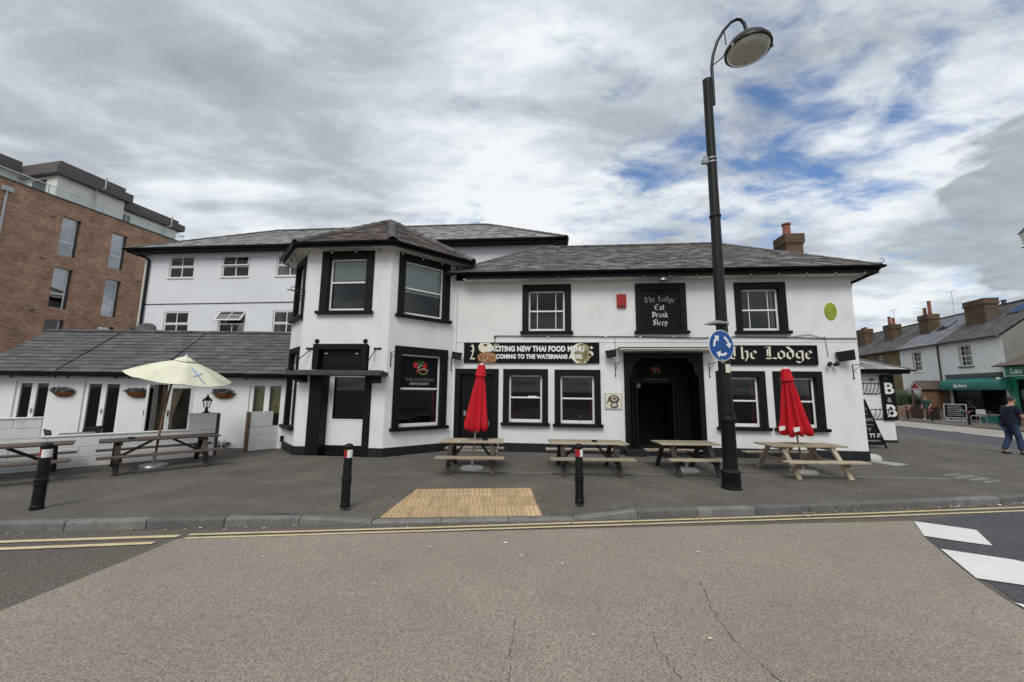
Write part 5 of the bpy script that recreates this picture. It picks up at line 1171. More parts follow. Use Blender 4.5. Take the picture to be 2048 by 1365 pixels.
for a in (200, 340): MB().box(-.015, .015, -.02, .02, -.06, .0).build('latch', 'metal_grey', lh, (.43 * math.cos(R(a)), .43 * math.sin(R(a)), 0))
MB().lathe([(.087, 6.14), (.096, 6.15), (.096, 6.17), (.087, 6.18)], 20, cap=False).lathe([(.087, 6.22), (.096, 6.23), (.096, 6.25), (.087, 6.26)], 20, cap=False).box(-.20, -.09, -.05, .03, 6.14, 6.22).box(-.16, -.10, -.04, .02, 6.22, 6.30).build('clamp_box', 'metal_grey', t)
sgn = thing('roundabout_sign', 'round blue sign with three white circling arrows on the lamp post', 'sign', (3.79, 6.90, 2.52), R(17))
r0 = .285
MB().prism([(r0 * math.cos(a), 0, r0 * math.sin(a)) for a in [2 * math.pi * i / 40 for i in range(40)]], (0, .012, 0)).build('rim', 'print_white', sgn)
MB().prism([(r0 * .955 * math.cos(a), -.002, r0 * .955 * math.sin(a)) for a in [2 * math.pi * i / 40 for i in range(40)]], (0, .0015, 0)).build('face', 'sign_blue', sgn)
for k in range(3):
    a0 = R(188 - 120 * k); a1 = a0 - R(58); m_ = MB(); n = 10; rr = .167
    for i in range(n + 1): a = a0 + (a1 - a0) * i / n; m_.v += [(q * math.cos(a), -.004, q * math.sin(a)) for q in (rr - .022, rr + .022)]
    for i in range(n): m_.f.append((2 * i, 2 * i + 2, 2 * i + 3, 2 * i + 1))
    c = Vector((rr * math.cos(a1), -.0043, rr * math.sin(a1))); tg = Vector((math.sin(a1), 0, -math.cos(a1))); nr = Vector((math.cos(a1), 0, math.sin(a1)))
    m_.quad(c + tg * .075, c + nr * .07 - tg * .012, c - nr * .07 - tg * .012)
    m_.build('arrow', 'print_white', sgn)
MB().box(-.03, .03, -.006, -.003, -.315, -.25).build('sticker', 'print_grey', sgn)
MB().box(-.03, .14, .012, .05, -.12, -.08).box(-.03, .14, .012, .05, .08, .12).build('mounting', 'metal_grey', sgn)
sl = thing('sign_light', 'slim grey sign light reaching out from the post above the blue sign', 'lamp', (3.88, 6.93, 2.94), 0)
MB().tube([(.03, .0, 0), (-.05, -.02, .0), (-.16, -.05, .0), (-.28, -.07, -.02), (-.40, -.08, -.045)], [.02, .035, .04, .032, .012], 10).build('housing', 'metal_grey', sl, smooth=60)
MB().tube([(-.10, -.04, -.02), (-.24, -.065, -.035), (-.34, -.075, -.05)], [.018, .024, .012], 8).build('lens', 'metal_dark', sl)
MB().lathe([(.118, -.02), (.122, -.02), (.122, .03), (.118, .03)], 20, (.02, .12, 0), cap=False).build('strap', 'metal_grey', sl)
for nm, lab, z, h, w, m in (('post_sticker', 'pale square sticker on the lamp post below the blue sign', 2.11, .15, .10, 'print_cream'), ('post_number', 'narrow strip of white marks on the lamp post under the blue sign', 2.30, .20, .03, 'print_grey')):
    mb = MB(); n = 5; a0 = -math.pi / 2 + (.15 if h < .2 else -.55)
    for zz in (z - h / 2, z + h / 2):
        for i in range(n + 1): a = a0 + (i / n - .5) * w / .107; mb.v.append((.1085 * math.cos(a), .1085 * math.sin(a), zz))
    for i in range(n): mb.f.append((i, i + 1, n + 2 + i, n + 1 + i))
    tag(mb.build(nm, m, None, (3.90, 7.05, 0)), lab, 'sticker')
# lantern at the edge of the view
t = thing('street_lantern', 'grey hexagonal lantern on a black post with a cross bar', 'street lamp', (13.14, 9.3, 0)); t.scale = (1, 1, 1.085)
MB().lathe([(.12, 0), (.11, .6), (.07, .7), (.055, 4.85), (.075, 4.9), (.05, 4.95)], 16).build('post', 'metal_black', t, smooth=40)
MB().tube([(-.30, 0, 4.98), (.30, 0, 4.98)], [.012, .012], 6).tube([(.0 + .14 * math.cos(R(18 * i)), 0, 4.93 - .14 * math.sin(R(18 * i))) for i in range(11)], .012, 6).build('cross_bar', 'metal_black', t)
MB().lathe([(.12, 5.0), (.19, 5.36)], 6, cap=False).build('glass', 'lamp_glass', t); MB().lathe([(.21, 5.36), (.2, 5.38), (.08, 5.52), (.03, 5.6)], 6).build('cap', 'metal_dark', t)
# ---------------------------------------------------------------- outbuilding past the pub's end wall
ob = thing('outbuilding', 'small white outbuilding with hipped slate roof beyond the pub end wall', 'building', pub_pt(8.95, 4.33), PRZ)
W = 4.15
MB().add([(0, 0, 0), (W, 0, 0), (W, 3.6, 0), (0, 3.6, 0), (0, 0, 2.5), (W, 0, 2.5), (W, 3.6, 2.5), (0, 3.6, 2.5)], [(0, 1, 5, 4), (1, 2, 6, 5), (2, 3, 7, 6)]).build('wall', 'white_render', ob)
MB().box(0, W + .02, -.02, 0, 0, .09).build('plinth', 'plinth_black', ob); MB().box(W, W + .02, 0, 3.6, 0, .09).build('plinth', 'plinth_black', ob)
o1, o2, o3, o4, o5 = (-.1, -.32, 2.58), (W + .42, -.32, 2.58), (W + .42, 3.9, 2.58), (1.9, 1.8, 3.65), (-.1, 1.8, 3.65)
o6 = (-.1, 3.9, 2.58)
mb = MB(); mb.quad(o1, o2, o4, o5); mb.quad(o2, o3, o4); mb.quad(o3, o6, o5, o4); orf = mb.build('roof', 'roof_deck', ob)
slates(orf, [[o1, o2, o4, o5]], .26, .36, 'slate_light', 60, 21); slates(orf, [[o2, o3, o4], [o3, o6, o5, o4]], .26, .36, 'slate_light', 0, 22)
tile_line(orf, o2, o4, .4, 'ridge_tile', r=.08); tile_line(orf, o3, o4, .4, 'ridge_tile', r=.08)
MB().box(0, W + .40, -.30, 0, 2.47, 2.50).box(W, W + .40, 0, 3.9, 2.471, 2.501).build('soffit', 'black_paint', ob)
MB().box(-.1, W + .42, -.335, -.305, 2.44, 2.585).box(W + .40, W + .43, -.30, 3.9, 2.44, 2.585).build('fascia', 'black_paint', ob)
gutter(ob, [(-.1, -.39, 2.57), (W + .55, -.39, 2.57)], .055)
bb = thing('bed_and_breakfast_sign', 'tall black sign with white B and B letters under the outbuilding eaves', 'sign', pub_pt(12.95, 4.30, 1.60), PRZ)
MB().box(-.225, .225, -.03, .0, -.82, .80).build('board', 'board_black', bb)
text('B', .56, 'print_white', bb, (.02, -.036, .30), bold=.014, squash=1.05); text('&', .24, 'print_grey', bb, (0, -.036, -.10), bold=.004); text('B', .60, 'print_white', bb, (.02, -.036, -.50), bold=.014, squash=1.05); text('E.I', .16, 'print_dim', bb, (-.04, -.036, .66))
def rack(u, z, w, h, lab):
    t = thing('hay_rack', lab, 'wall planter', pub_pt(u, 4.33, z), PRZ, 'black iron wall racks on the outbuilding'); mb = MB()
    mb.tube([(-w / 2, 0, h), (-w / 2, -.22, h), (w / 2, -.22, h), (w / 2, 0, h)], .016, 6).build('rim', 'metal_black', t)
    n = int(w / .12)
    for i in range(n + 1):
        x = -w / 2 + w * i / n; MB().tube([(x, -.22, h + .06), (x, -.22, h), (x, -.20, h * .6), (x, -.13, h * .25), (x, -.02, 0)], .011, 6).build('bar', 'metal_black', t)
    MB().tube([(-w / 2, -.02, 0), (w / 2, -.02, 0)], .016, 6).build('back_rail', 'metal_black', t)
rack(12.15, 1.72, 1.0, .36, 'black iron wall rack under the outbuilding eaves left of the B and B sign'); rack(12.62, .82, .55, .34, 'low black iron wall rack behind the chalkboard')
MB().lathe([(.045, 0), (.06, .02), (.03, .05)], 8).build('wall_hook', 'metal_black', None, pub_pt(12.45, 4.27, 2.22)); tag(bpy.data.objects['wall_hook'], 'small black round hook on the white outbuilding wall', 'hook')
# chalkboard
cbz = math.atan2(.10, .80)
cb_ = thing('chalkboard', 'large black A-frame chalkboard with white chalk lettering by the pub corner', 'chalkboard', (11.28, 12.50, 0), cbz)
def lean(poly): return [(x, -.10 + z * .19, z) for x, z in poly]
MB().prism(lean([(-.58, .12), (.58, .12), (.30, 1.50), (-.30, 1.50)]), (0, .03, 0)).build('board', 'board_black', cb_)
mb = MB()
for a, b in (((-.60, .0), (-.30, 1.53)), ((.60, .0), (.30, 1.53)), ((-.58, .13), (.58, .13)), ((-.31, 1.51), (.31, 1.51))):
    pa, pb = lean([a])[0], lean([b])[0]; mb.beam(pa, pb, .06, .05)
mb.build('frame', 'black_paint', cb_)
mb = MB(); mb.beam((-.55, .50, 0), (-.30, .22, 1.48), .05, .04); mb.beam((.55, .50, 0), (.30, .22, 1.48), .05, .04); mb.beam((-.5, .44, .3), (.5, .44, .3), .05, .03); mb.build('rear_leg', 'black_paint', cb_)
tl = -math.atan(.19)
for s_, z_, x_, sz in (("E'S", 1.36, .16, .15), ('ED', 1.20, .18, .17), ('DEN', .86, .24, .19), ('CK', .56, .12, .17), ('TLE', .36, .28, .26)):
    text(s_, sz, 'print_white' if sz > .2 else 'print_grey', cb_, (x_, -.107 + z_ * .19, z_), tilt=tl, bold=.004)
mb = MB()
for z_, w_ in ((1.06, .30), (.72, .38), (.24, .40), (.22, .46)): mb.prism(lean([(-w_ * .2, z_), (w_, z_), (w_, z_ + .012), (-w_ * .2, z_ + .012)]), (0, -.004, 0))
mb.v = [(x, y - .002, z) for x, y, z in mb.v]; mb.build('chalk_line', 'print_grey', cb_)
st = thing('corner_stone', 'pale rounded guard stone at the foot of the pub corner', 'stone', (9.42, 10.32, 0), .3)
MB().lathe([(.24, 0), (.235, .05), (.20, .10), (.12, .135), (.01, .15)], 18).build('stone', 'stone_pale', st, smooth=60).scale = (1.1, .7, 1)

# ---------------------------------------------------------------- side road and terrace
K0 = Vector((26.14, 20.97, 0)); TE = Vector((.24582, .96931, 0)); TW = Vector((.96931, -.24582, 0)); TRZ = math.atan2(-TE.y, -TE.x)
def tp(s, w, z=0): return K0 + TE * s + TW * w + Vector((0, 0, z))
def tquad(s0, s1, w0, w1, z): return [tuple(tp(*q, z)) for q in ((s0, w0), (s0, w1), (s1, w1), (s1, w0))]
SR = ROAD
struct(MB().quad(*tquad(-32, 90, -8.6, .3, SR + .007)).build('side_road', 'road_blue'))
struct(MB().quad(*tquad(-14, 70, -3.3, .15, SR + .011)).build('parking_strip', 'road_strip'))
for s0, s1, w in ((-12, -2.5, -3.4), (-2.0, 8, -3.4), (1.5, 3.0, -3.75), (9, 40, -3.4)): struct(MB().quad(*tquad(s0, s1, w - .06, w + .06, SR + .015)).build('lane_line', 'line_white', road))
for s0 in (-5.0, 1, 7, 13): struct(MB().quad(*tquad(s0, s0 + 2.0, -7.3, -7.18, SR + .015)).build('lane_dash', 'line_worn', road))
fp = [tuple(tp(*q, .0)) for q in ((-30, .125), (-30, 30), (90, 30), (90, .125))]
struct(MB().prism(fp, (0, 0, -.1)).build('far_pavement', 'road_brown'))
kk = bpy.data.objects.new('far_kerb', None); col.objects.link(kk); kk['kind'] = 'structure'
me = MB().prism([(0, 0, -.15), (0, .125, -.15), (0, .125, .004), (0, .015, .004), (0, 0, -.012)], (1.82, 0, 0)).mesh('kerb_stone', .006)
for i in range(36): o = obj('kerb_stone', me, 'kerb_stone', kk, tp(-14 + i * 1.83, 0)); o.rotation_euler = (0, 0, math.atan2(TE.y, TE.x)); o.scale = (1, -1, 1)
def terr(name, label, cat='house'): return thing(name, label, cat, K0, TRZ)     # local x = -s, y = w
WO = 4.2; EV = 5.6; RW, RH = 7.6, 8.25
def house(t, s0, s1, wallm, roofm, wins, holes=(), gable=False, back=11.0):
    hs = [(-c - w / 2, -c + w / 2, z, z + h) for c, z, w, h in wins] + [(-b, -a, c, d) for a, b, c, d in holes]
    obj('wall', wall_mesh(s1 - s0, EV, hs, .2, 0, -s1), wallm, t, (0, WO, 0))
    if gable:
        g = MB().quad((0, 0, 0), (0, EV, 0), (RW - WO, RH - .12, 0), (back - WO, EV, 0), (back - WO, 0, 0)) if False else MB().add([(-s0, WO, 0), (-s0, back, 0), (-s0, back, EV), (-s0, RW, RH - .1), (-s0, WO, EV)], [(0, 1, 2, 3, 4)])
        g.build('gable_wall', 'grey_wall', t)
    # roof slope as a thin slab in its own plane so that the slate courses follow it
    ln = math.hypot(RW - WO + .3, RH - EV + .1); ang = math.atan2(RH - EV + .1, RW - WO + .3)
    r = MB().box(-s1, -s0, 0, ln, -.06, 0).build('roof', roofm, t, (0, WO - .3, EV - .05)); r.rotation_euler = (ang, 0, 0)
    r2 = MB().box(-s1, -s0, 0, ln, -.06, 0).build('rear_roof', roofm, t, (0, RW - .01, RH + .05)); r2.rotation_euler = (-ang, 0, 0)
    MB().box(-s1, -s0, RW - .12, RW + .12, RH + .0, RH + .10).build('ridge', 'ridge_tile', t)
    MB().beam((-s1, WO - .36, EV - .06), (-s0, WO - .36, EV - .06), .10, .10).build('gutter', 'black_gloss', t)
    for c, z, w, h in wins:
        f = MB(); a = w / 2; dp = .14
        f.box(-a, -a + .06, dp, dp + .05, 0, h); f.box(a - .06, a, dp, dp + .05, 0, h); f.box(-a + .06, a - .06, dp, dp + .05, h - .06, h); f.box(-a + .06, a - .06, dp, dp + .05, 0, .08); f.box(-a + .06, a - .06, dp - .01, dp + .05, h * .5 - .03, h * .5 + .03)
        for q in (-1, 1): f.box(q * a * .33 - .012, q * a * .33 + .012, dp + .01, dp + .04, .08, h - .06)
        for q in (.26, .75): f.box(-a + .06, a - .06, dp + .01, dp + .04, h * q - .012, h * q + .012)
        wn = f.build('window', 'white_paint', t, (-c, WO, z)); MB().box(-a + .05, a - .05, dp + .02, dp + .026, .07, h - .05).build('pane', 'glass', wn); MB().box(-a - .08, a + .08, -.08, .05, -.10, -.002).build('sill', 'white_paint' if c > 9 else 'metal_dark', wn)
def chim(t, s, w, z0_, z1_, pots, sx=1.05, sy=.75):
    c = MB().box(-s - sx / 2, -s + sx / 2, w - sy / 2, w + sy / 2, z0_, z1_ - .3).box(-s - sx / 2 - .06, -s + sx / 2 + .06, w - sy / 2 - .06, w + sy / 2 + .06, z1_ - .42, z1_ - .30).box(-s - sx / 2 - .04, -s + sx / 2 + .04, w - sy / 2 - .04, w + sy / 2 + .04, z1_ - .30, z1_).build('chimney', 'brick_chimney', t)
    for dx, h, dw in pots: MB().lathe([(.15, 0), (.14, .06), (.12, .10), (.11, h - .06), (.135, h - .05), (.135, h), (.09, h)], 12, (-s + dx, w + dw, z1_)).build('chimney_pot', 'terracotta', c, smooth=40)
    return c
ha = terr('terraced_house', 'stock brick terraced house with twin-pot chimney beyond the white cottage')
house(ha, 13.55, 18.2, 'brick_stock', 'terrace_slate', [(16.2, 4.0, .95, 1.3), (16.2, 1.0, .95, 1.5)]); chim(ha, 17.1, 6.0, 6.4, 8.35, [(-.25, .85, 0), (.25, .65, 0)])
hb = terr('terraced_house', 'far stock brick house with wide low chimney at the terrace end')
house(hb, 18.2, 27, 'brick_stock', 'terrace_slate', [(20.5, 4.0, .95, 1.3), (24, 4.0, .95, 1.3)]); chim(hb, 21.2, 6.0, 6.4, 8.55, [(-.25, .22, 0), (.25, .22, 0)], 1.3)
hc = terr('white_cottage', 'white painted cottage with timber gabled porch and grey-blue roof')
house(hc, 9.45, 13.55, 'brick_white', 'terrace_slate_blue', [(11.72, 3.68, .98, 1.58)], [(9.75, 10.65, 0, 2.05)]); chim(hc, 12.75, 6.0, 6.4, 8.45, [(-.28, .65, 0), (.25, 1.15, 0)])
pipe(hc, [(-9.5, WO - .06, 5.5), (-9.5, WO - .06, .1)], .05, 'metal_dark')
dd = MB().box(-10.65, -9.75, WO + .12, WO + .17, 0, 2.05).box(-10.55, -9.85, WO + .10, WO + .12, 1.0, 1.75).build('front_door', 'wood_brown', hc); MB().box(-10.5, -9.9, WO + .09, WO + .1, 1.1, 1.7).build('pane', 'glass', dd)
# gabled porch
pm = MB()
for x in (-9.98, -9.0):
    for y in (2.55, 3.3, 4.1): pm.beam((x, y, 0), (x, y, 2.15), .09, .09)
    pm.beam((x, 2.5, 2.15), (x, 4.15, 2.15), .09, .09)
pm.beam((-9.98, 2.55, .55), (-9.0, 2.55, .55), .06, .06)
po = pm.build('porch', 'wood_brown', hc)
MB().quad((-10.06, 2.52, 2.2), (-8.92, 2.52, 2.2), (-9.49, 2.52, 2.68)).build('porch_gable', 'alarm_red', po)
mb = MB(); mb.beam((-10.15, 2.48, 2.16), (-9.49, 2.48, 2.76), .05, .10); mb.beam((-8.83, 2.48, 2.16), (-9.49, 2.48, 2.76), .05, .10); mb.beam((-10.1, 2.49, 2.18), (-8.88, 2.49, 2.18), .05, .07); mb.build('barge_board', 'cream_paint', po)
mb = MB(); mb.prism([(-10.18, 2.45, 2.14), (-9.49, 2.45, 2.78), (-9.49, 2.45, 2.84), (-10.22, 2.45, 2.18)], (0, 1.76, 0)); mb.prism([(-8.80, 2.45, 2.14), (-8.76, 2.45, 2.18), (-9.49, 2.45, 2.84), (-9.49, 2.45, 2.78)], (0, 1.76, 0)); mb.build('porch_roof', 'tile_brown', po)
MB().box(-9.02, -8.98, 2.6, 4.1, .55, 2.1).build('side_panel', 'wood_brown', po)
MB().box(-9.85, -9.1, 4.02, 4.06, .0, 2.1).box(-9.75, -9.2, 4.0, 4.02, 1.1, 2.0).build('porch_door', 'white_paint', po); MB().box(-9.68, -9.28, 3.985, 3.995, 1.15, 1.7).build('pane', 'metal_dark', po)
hs_ = terr('barber_shop', 'white painted corner shop with green awning and dark shopfront', 'shop')
house(hs_, 4.5, 9.45, 'brick_white', 'terrace_slate', [(7.3, 3.78, 1.02, 1.5)], [(4.75, 8.75, .05, 2.85)], gable=True); chim(hs_, 8.0, 6.0, 6.4, 8.6, [], 1.6, .8)
MB().box(-9.05, -4.8, WO - .10, WO, 2.95, 3.25).build('fascia_board', 'metal_dark', hs_)
sh = MB(); sh.box(-8.72, -8.62, WO + .02, WO + .10, .1, 2.85); sh.box(-6.55, -6.45, WO + .02, WO + .1, .1, 2.85); sh.box(-8.62, -6.55, WO + .02, WO + .1, .1, .55); sh.box(-8.62, -6.55, WO + .02, WO + .1, 2.75, 2.85); sh.build('shopfront', 'black_paint', hs_); MB().box(-4.87, -4.77, WO + .02, WO + .1, .1, 2.85).build('door_jamb', 'black_paint', hs_)
MB().box(-8.62, -6.55, WO + .05, WO + .056, .55, 2.8).build('shop_window', 'glass', hs_)
MB().box(-5.35, -4.9, WO + .3, WO + .34, .1, 2.3).box(-6.4, -5.4, WO + .9, WO + .94, .1, 2.3).build('inner_door', 'room_dark', hs_)
MB().box(-8.7, -4.8, WO + 1.6, WO + 1.65, 0, 2.9).build('shop_interior', 'room_dark', hs_)
scz = [(-7.9, .9), (-7.3, 1.55)]; mb = MB(); mb.beam((-7.85, WO + .04, 1.0), (-7.25, WO + .04, 1.45), .01, .05, (0, 1, 0)); mb.beam((-7.25, WO + .038, 1.0), (-7.85, WO + .038, 1.45), .01, .05, (0, 1, 0)); mb.box(-8.1, -7.0, WO + .03, WO + .034, .92, .95); mb.build('window_print', 'print_grey', hs_)
# awning: sloping canvas with hooped front edge and valance
prof = [(WO, 2.93), (WO - .25, 2.90), (WO - .50, 2.80), (WO - .68, 2.62), (WO - .72, 2.42), (WO - .72, 2.12)]
mb = MB(); a0, a1 = -8.75, -4.25
for y, z in prof: mb.v += [(a0, y, z), (a1, y, z)]
for i in range(len(prof) - 1): mb.f.append((2 * i, 2 * i + 1, 2 * i + 3, 2 * i + 2))
for x in (a0, a1): o_ = len(mb.v); mb.v += [(x, y, z) for y, z in prof] + [(x, WO, 2.12)]; mb.f.append(tuple(range(o_, o_ + len(prof) + 1)))
aw = mb.build('awning', 'awning_green', hs_)
for x in (-7.6, -6.5, -5.4, -4.9): MB().tube([(x, y - .004, z + .004) for y, z in prof], .012, 5).build('awning_rib', 'awning_green', aw)
MB().box(a0, a1, WO - .735, WO - .722, 2.20, 2.23).build('valance_band', 'metal_dark', aw)
# illegible italic shop lettering, three short words
me = text_mesh('Barbers', .34, .008, .35); me.transform(Matrix.Rotation(R(90), 4, 'X')); obj('lettering', me, 'print_white', aw, (-7.05, WO - .733, 2.40))
pl = MB().lathe([(.10, 0), (.12, .03), (.12, .08), (.09, .1)], 12).lathe([(.09, .1), (.09, .62)], 12).lathe([(.12, .62), (.12, .68), (.06, .74)], 12).build('barber_pole', 'print_cream', None, tp(4.55, 3.75, 2.15))
tag(pl, 'striped barber pole on the wall at the end of the green awning', 'barber pole')
mb = MB(); mb.beam((0, .05, .0), (0, .5, .0), .03, .03)
for i in range(3): mb2 = MB().tube([(.093 * math.cos(a), .093 * math.sin(a), .12 + .16 * i + a * .03) for a in [k * .35 for k in range(16)]], .022, 5); mb2.build('stripe', 'wood_brown', pl)
# skylights
for s_, w_ in ((11.3, 6.2), (6.0, 6.6)):
    t_ = hc if s_ > 9 else hs_; ang = math.atan2(RH - EV + .1, RW - WO + .3); q = MB().box(-.45, .45, -.55, .55, 0, .07).build('roof_light', 'metal_dark', t_, (-s_, w_, EV - .05 + (w_ - WO + .3) * math.tan(ang))); q.rotation_euler = (ang, 0, 0); MB().box(-.36, .36, -.46, .46, .071, .08).build('pane', 'glass_reflect', q)
for s_, w_, h_, lab in ((18.8, 7.3, 2.0, 'thin roof aerial behind the twin-pot chimney'), (12.2, 7.4, 2.2, 'thin roof aerial behind the white cottage chimney')):
    a_ = thing('aerial', lab, 'aerial', tp(s_, w_, 8.1), TRZ, 'roof aerials on the terrace'); MB().tube([(0, 0, 0), (0, 0, h_)], .015, 5).build('mast', 'metal_grey', a_); mb = MB().tube([(-.5, 0, h_), (.5, 0, h_ - .04)], .01, 5)
    for k in range(6): mb.tube([(-.45 + k * .17, -.15, h_), (-.45 + k * .17, .15, h_)], .007, 4)
    mb.build('aerial_array', 'metal_grey', a_)
for s_, h_, m in ((9.9, .75, 'terracotta'), (8.7, .5, 'metal_dark'), (5.6, .45, 'terracotta')):
    t_ = hc if s_ > 9.4 else hs_; MB().lathe([(.16, 0), (.13, .1), (.12, h_ - .08), (.16, h_ - .05), (.16, h_)], 12, (-s_, RW + .3, RH - .05)).build('flue_pot', m, t_)
# launderette
la = terr('green_shop', 'single-storey green fronted shop with tiled roof beside the barber shop', 'shop')
obj('wall', wall_mesh(7.5, 3.62, [(-3.95, -1.9, .75, 2.75), (-1.6, -.7, .05, 2.75)], .15, 0, -4.48), 'shop_green', la, (0, WO - .08, 0))
MB().add([(-4.48, WO - .08, 0), (-4.48, 11, 0), (-4.48, 11, 3.6), (-4.48, WO - .08, 3.6)], [(0, 1, 2, 3)]).build('side_wall', 'grey_wall', la); MB().add([(3.02, WO - .08, 0), (3.02, 11, 0), (3.02, 11, 3.6), (3.02, WO - .08, 3.6)], [(3, 2, 1, 0)]).build('side_wall', 'grey_wall', la)
MB().box(-4.47, 3.0, WO - .13, WO - .08, 0, .68).build('stall_riser', 'grey_wall', la)
MB().box(-4.46, 3.0, WO - .14, WO - .08, 2.98, 3.56).build('fascia_board', 'shop_green', la); MB().box(-4.46, 3.0, WO - .145, WO - .08, 2.95, 2.978).build('trim', 'print_white', la)
text('Lau', .50, 'print_white', la, (-3.78, WO - .146, 3.27), bold=.006, align='CENTER'); MB().lathe([(.05, 0), (.05, .01)], 10).build('logo_dot', 'print_grey', la, (-4.36, WO - .142, 3.27)).rotation_euler = (R(90), 0, 0)
MB().box(-3.95, -1.9, WO + .0, WO + .006, .75, 2.75).build('shop_window', 'glass', la); MB().box(-3.6, -3.2, WO - .02, WO - .015, 1.0, 1.6).build('notice', 'print_white', la); MB().box(-1.6, -.7, WO + .02, WO + .06, .05, 2.75).build('shop_door', 'metal_dark', la)
MB().box(-4.4, 3.0, WO + 1.2, WO + 1.25, 0, 3).build('shop_interior', 'room_dark', la)
r = MB().box(-4.85, 3.3, 0, 4.3, -.06, 0).build('roof', 'tile_brown', la, (0, WO - .5, 3.62)); r.rotation_euler = (R(24), 0, 0)
MB().box(-4.85, 3.3, WO - .5, WO - .04, 3.57, 3.60).build('eaves', 'black_paint', la)
# gardens, furniture and people by the far pavement
fw_l = thing('garden_fence', 'low dark brown boarded fence in front of the white cottage porch', 'fence', tp(9.75, 2.2), TRZ)
for i in range(17): MB().box(i * .155, i * .155 + .145, 0, .03, .02, .84 + rnd.uniform(-.01, .01)).build('board', 'brown_fence', fw_l, bevel=.004)
MB().box(0, 2.64, -.015, .05, .84, .88).build('top_rail', 'brown_fence', fw_l)
gw = thing('garden_wall', 'low brick garden wall below the round green bush', 'wall', tp(14.4, 2.2), TRZ)
MB().box(0, 4.4, 0, .22, 0, .80).build('brickwork', 'brick_brown', gw); MB().box(-.02, 4.42, -.03, .25, .80, .86).build('coping', 'stone_pale', gw); MB().box(3.9, 4.4, -.06, .28, 0, .98).build('pier', 'brick_brown', gw)
bu = thing('bush', 'rounded dark green bush beside the white cottage', 'bush', tp(11.5, 3.1)); rg_ = random.Random(31); mb = MB()
for i in range(7): a = rg_.uniform(0, 6.28); mb.tube([(0, 0, 0), (.25 * math.cos(a), .25 * math.sin(a), .8), (.7 * math.cos(a), .7 * math.sin(a), 1.7)], [.05, .035, .015], 6)
mb.build('stems', 'wood_dark', bu)
lc = MB()
for i in range(22):
    c_ = (rg_.uniform(-1.0, 1.0), rg_.uniform(-1.0, 1.0), rg_.uniform(.7, 2.0)); q = leaf_cloud(120, c_, (.48, .48, .38), .085, rg_); lc.add(q.v, q.f)
stuff(lc.build('leaves', 'leaf', bu))
for s_, w_, lab in ((7.8, .75, 'black bollard on the far pavement by the garden wall'), (5.7, .8, 'black bollard on the far pavement beside the walking person'), (2.4, .45, 'black bollard on the far pavement by the barber shop chairs')): bollard(*tp(s_, w_).xy, lab)
ab = thing('pavement_board', 'white-framed black notice board leaning outside the barber shop', 'notice board', tp(7.05, 3.0), TRZ + R(38))
MB().box(-.52, .52, 0, .03, .22, 1.12).build('board', 'board_black', ab).rotation_euler = (R(-9), 0, 0)
mb = MB(); mb.box(-.56, .56, -.01, .04, 1.11, 1.16); mb.box(-.56, .56, -.01, .04, .18, .23); mb.box(-.56, -.51, -.01, .04, .23, 1.11); mb.box(.51, .56, -.01, .04, .23, 1.11); mb.build('frame', 'frame_grey', ab).rotation_euler = (R(-9), 0, 0)
for i in range(6): MB().box(-.40 + .05 * (i % 2), .40 - .06 * (i % 3), -.012, -.004, .36 + i * .125, .40 + i * .125).build('chalk_line', 'print_grey', ab).rotation_euler = (R(-9), 0, 0)
MB().box(-.62, .62, -.25, .25, 0, .06).tube([(-.4, 0, .05), (-.4, .02, .22)], .02, 6).tube([(.4, 0, .05), (.4, .02, .22)], .02, 6).build('foot', 'frame_grey', ab)
bc = thing('bistro_chair', 'pale metal bistro chair outside the barber shop', 'chair', tp(4.6, 2.5), TRZ + R(20))
MB().box(-.22, .22, -.22, .22, .44, .47).build('seat', 'frame_grey', bc, bevel=.008); MB().box(-.24, .24, .20, .23, .55, .86).build('backrest', 'stone_pale', bc, bevel=.01)
for sx in (-1, 1):
    for sy in (-1, 1): MB().tube([(sx * .21, sy * .21, .86 if sy > 0 else .45), (sx * .25, sy * .25, 0)], .018, 6).build('leg', 'metal_grey', bc)
bt = thing('bistro_table', 'small round metal bistro table between notice board and chair', 'table', tp(5.6, 2.6)); MB().lathe([(.32, .70), (.33, .715), (.32, .73)], 18).build('table_top', 'metal_grey', bt)
for a in (0, 2.1, 4.2): MB().tube([(.05 * math.cos(a), .05 * math.sin(a), .70), (.25 * math.cos(a), .25 * math.sin(a), 0)], .014, 6).build('leg', 'metal_grey', bt)
pb = thing('planter_box', 'dark green wooden planter by the barber shop door', 'planter', tp(5.5, 3.75), TRZ); MB().box(-.35, .35, -.2, .2, .0, .5).build('box', 'awning_green', pb, bevel=.01); MB().box(-.38, .38, -.23, .23, .50, .54).build('rim', 'frame_grey', pb); stuff(leaf_cloud(90, (0, 0, .62), (.3, .18, .12), .05, random.Random(4)).build('leaves', 'leaf_dark', pb))

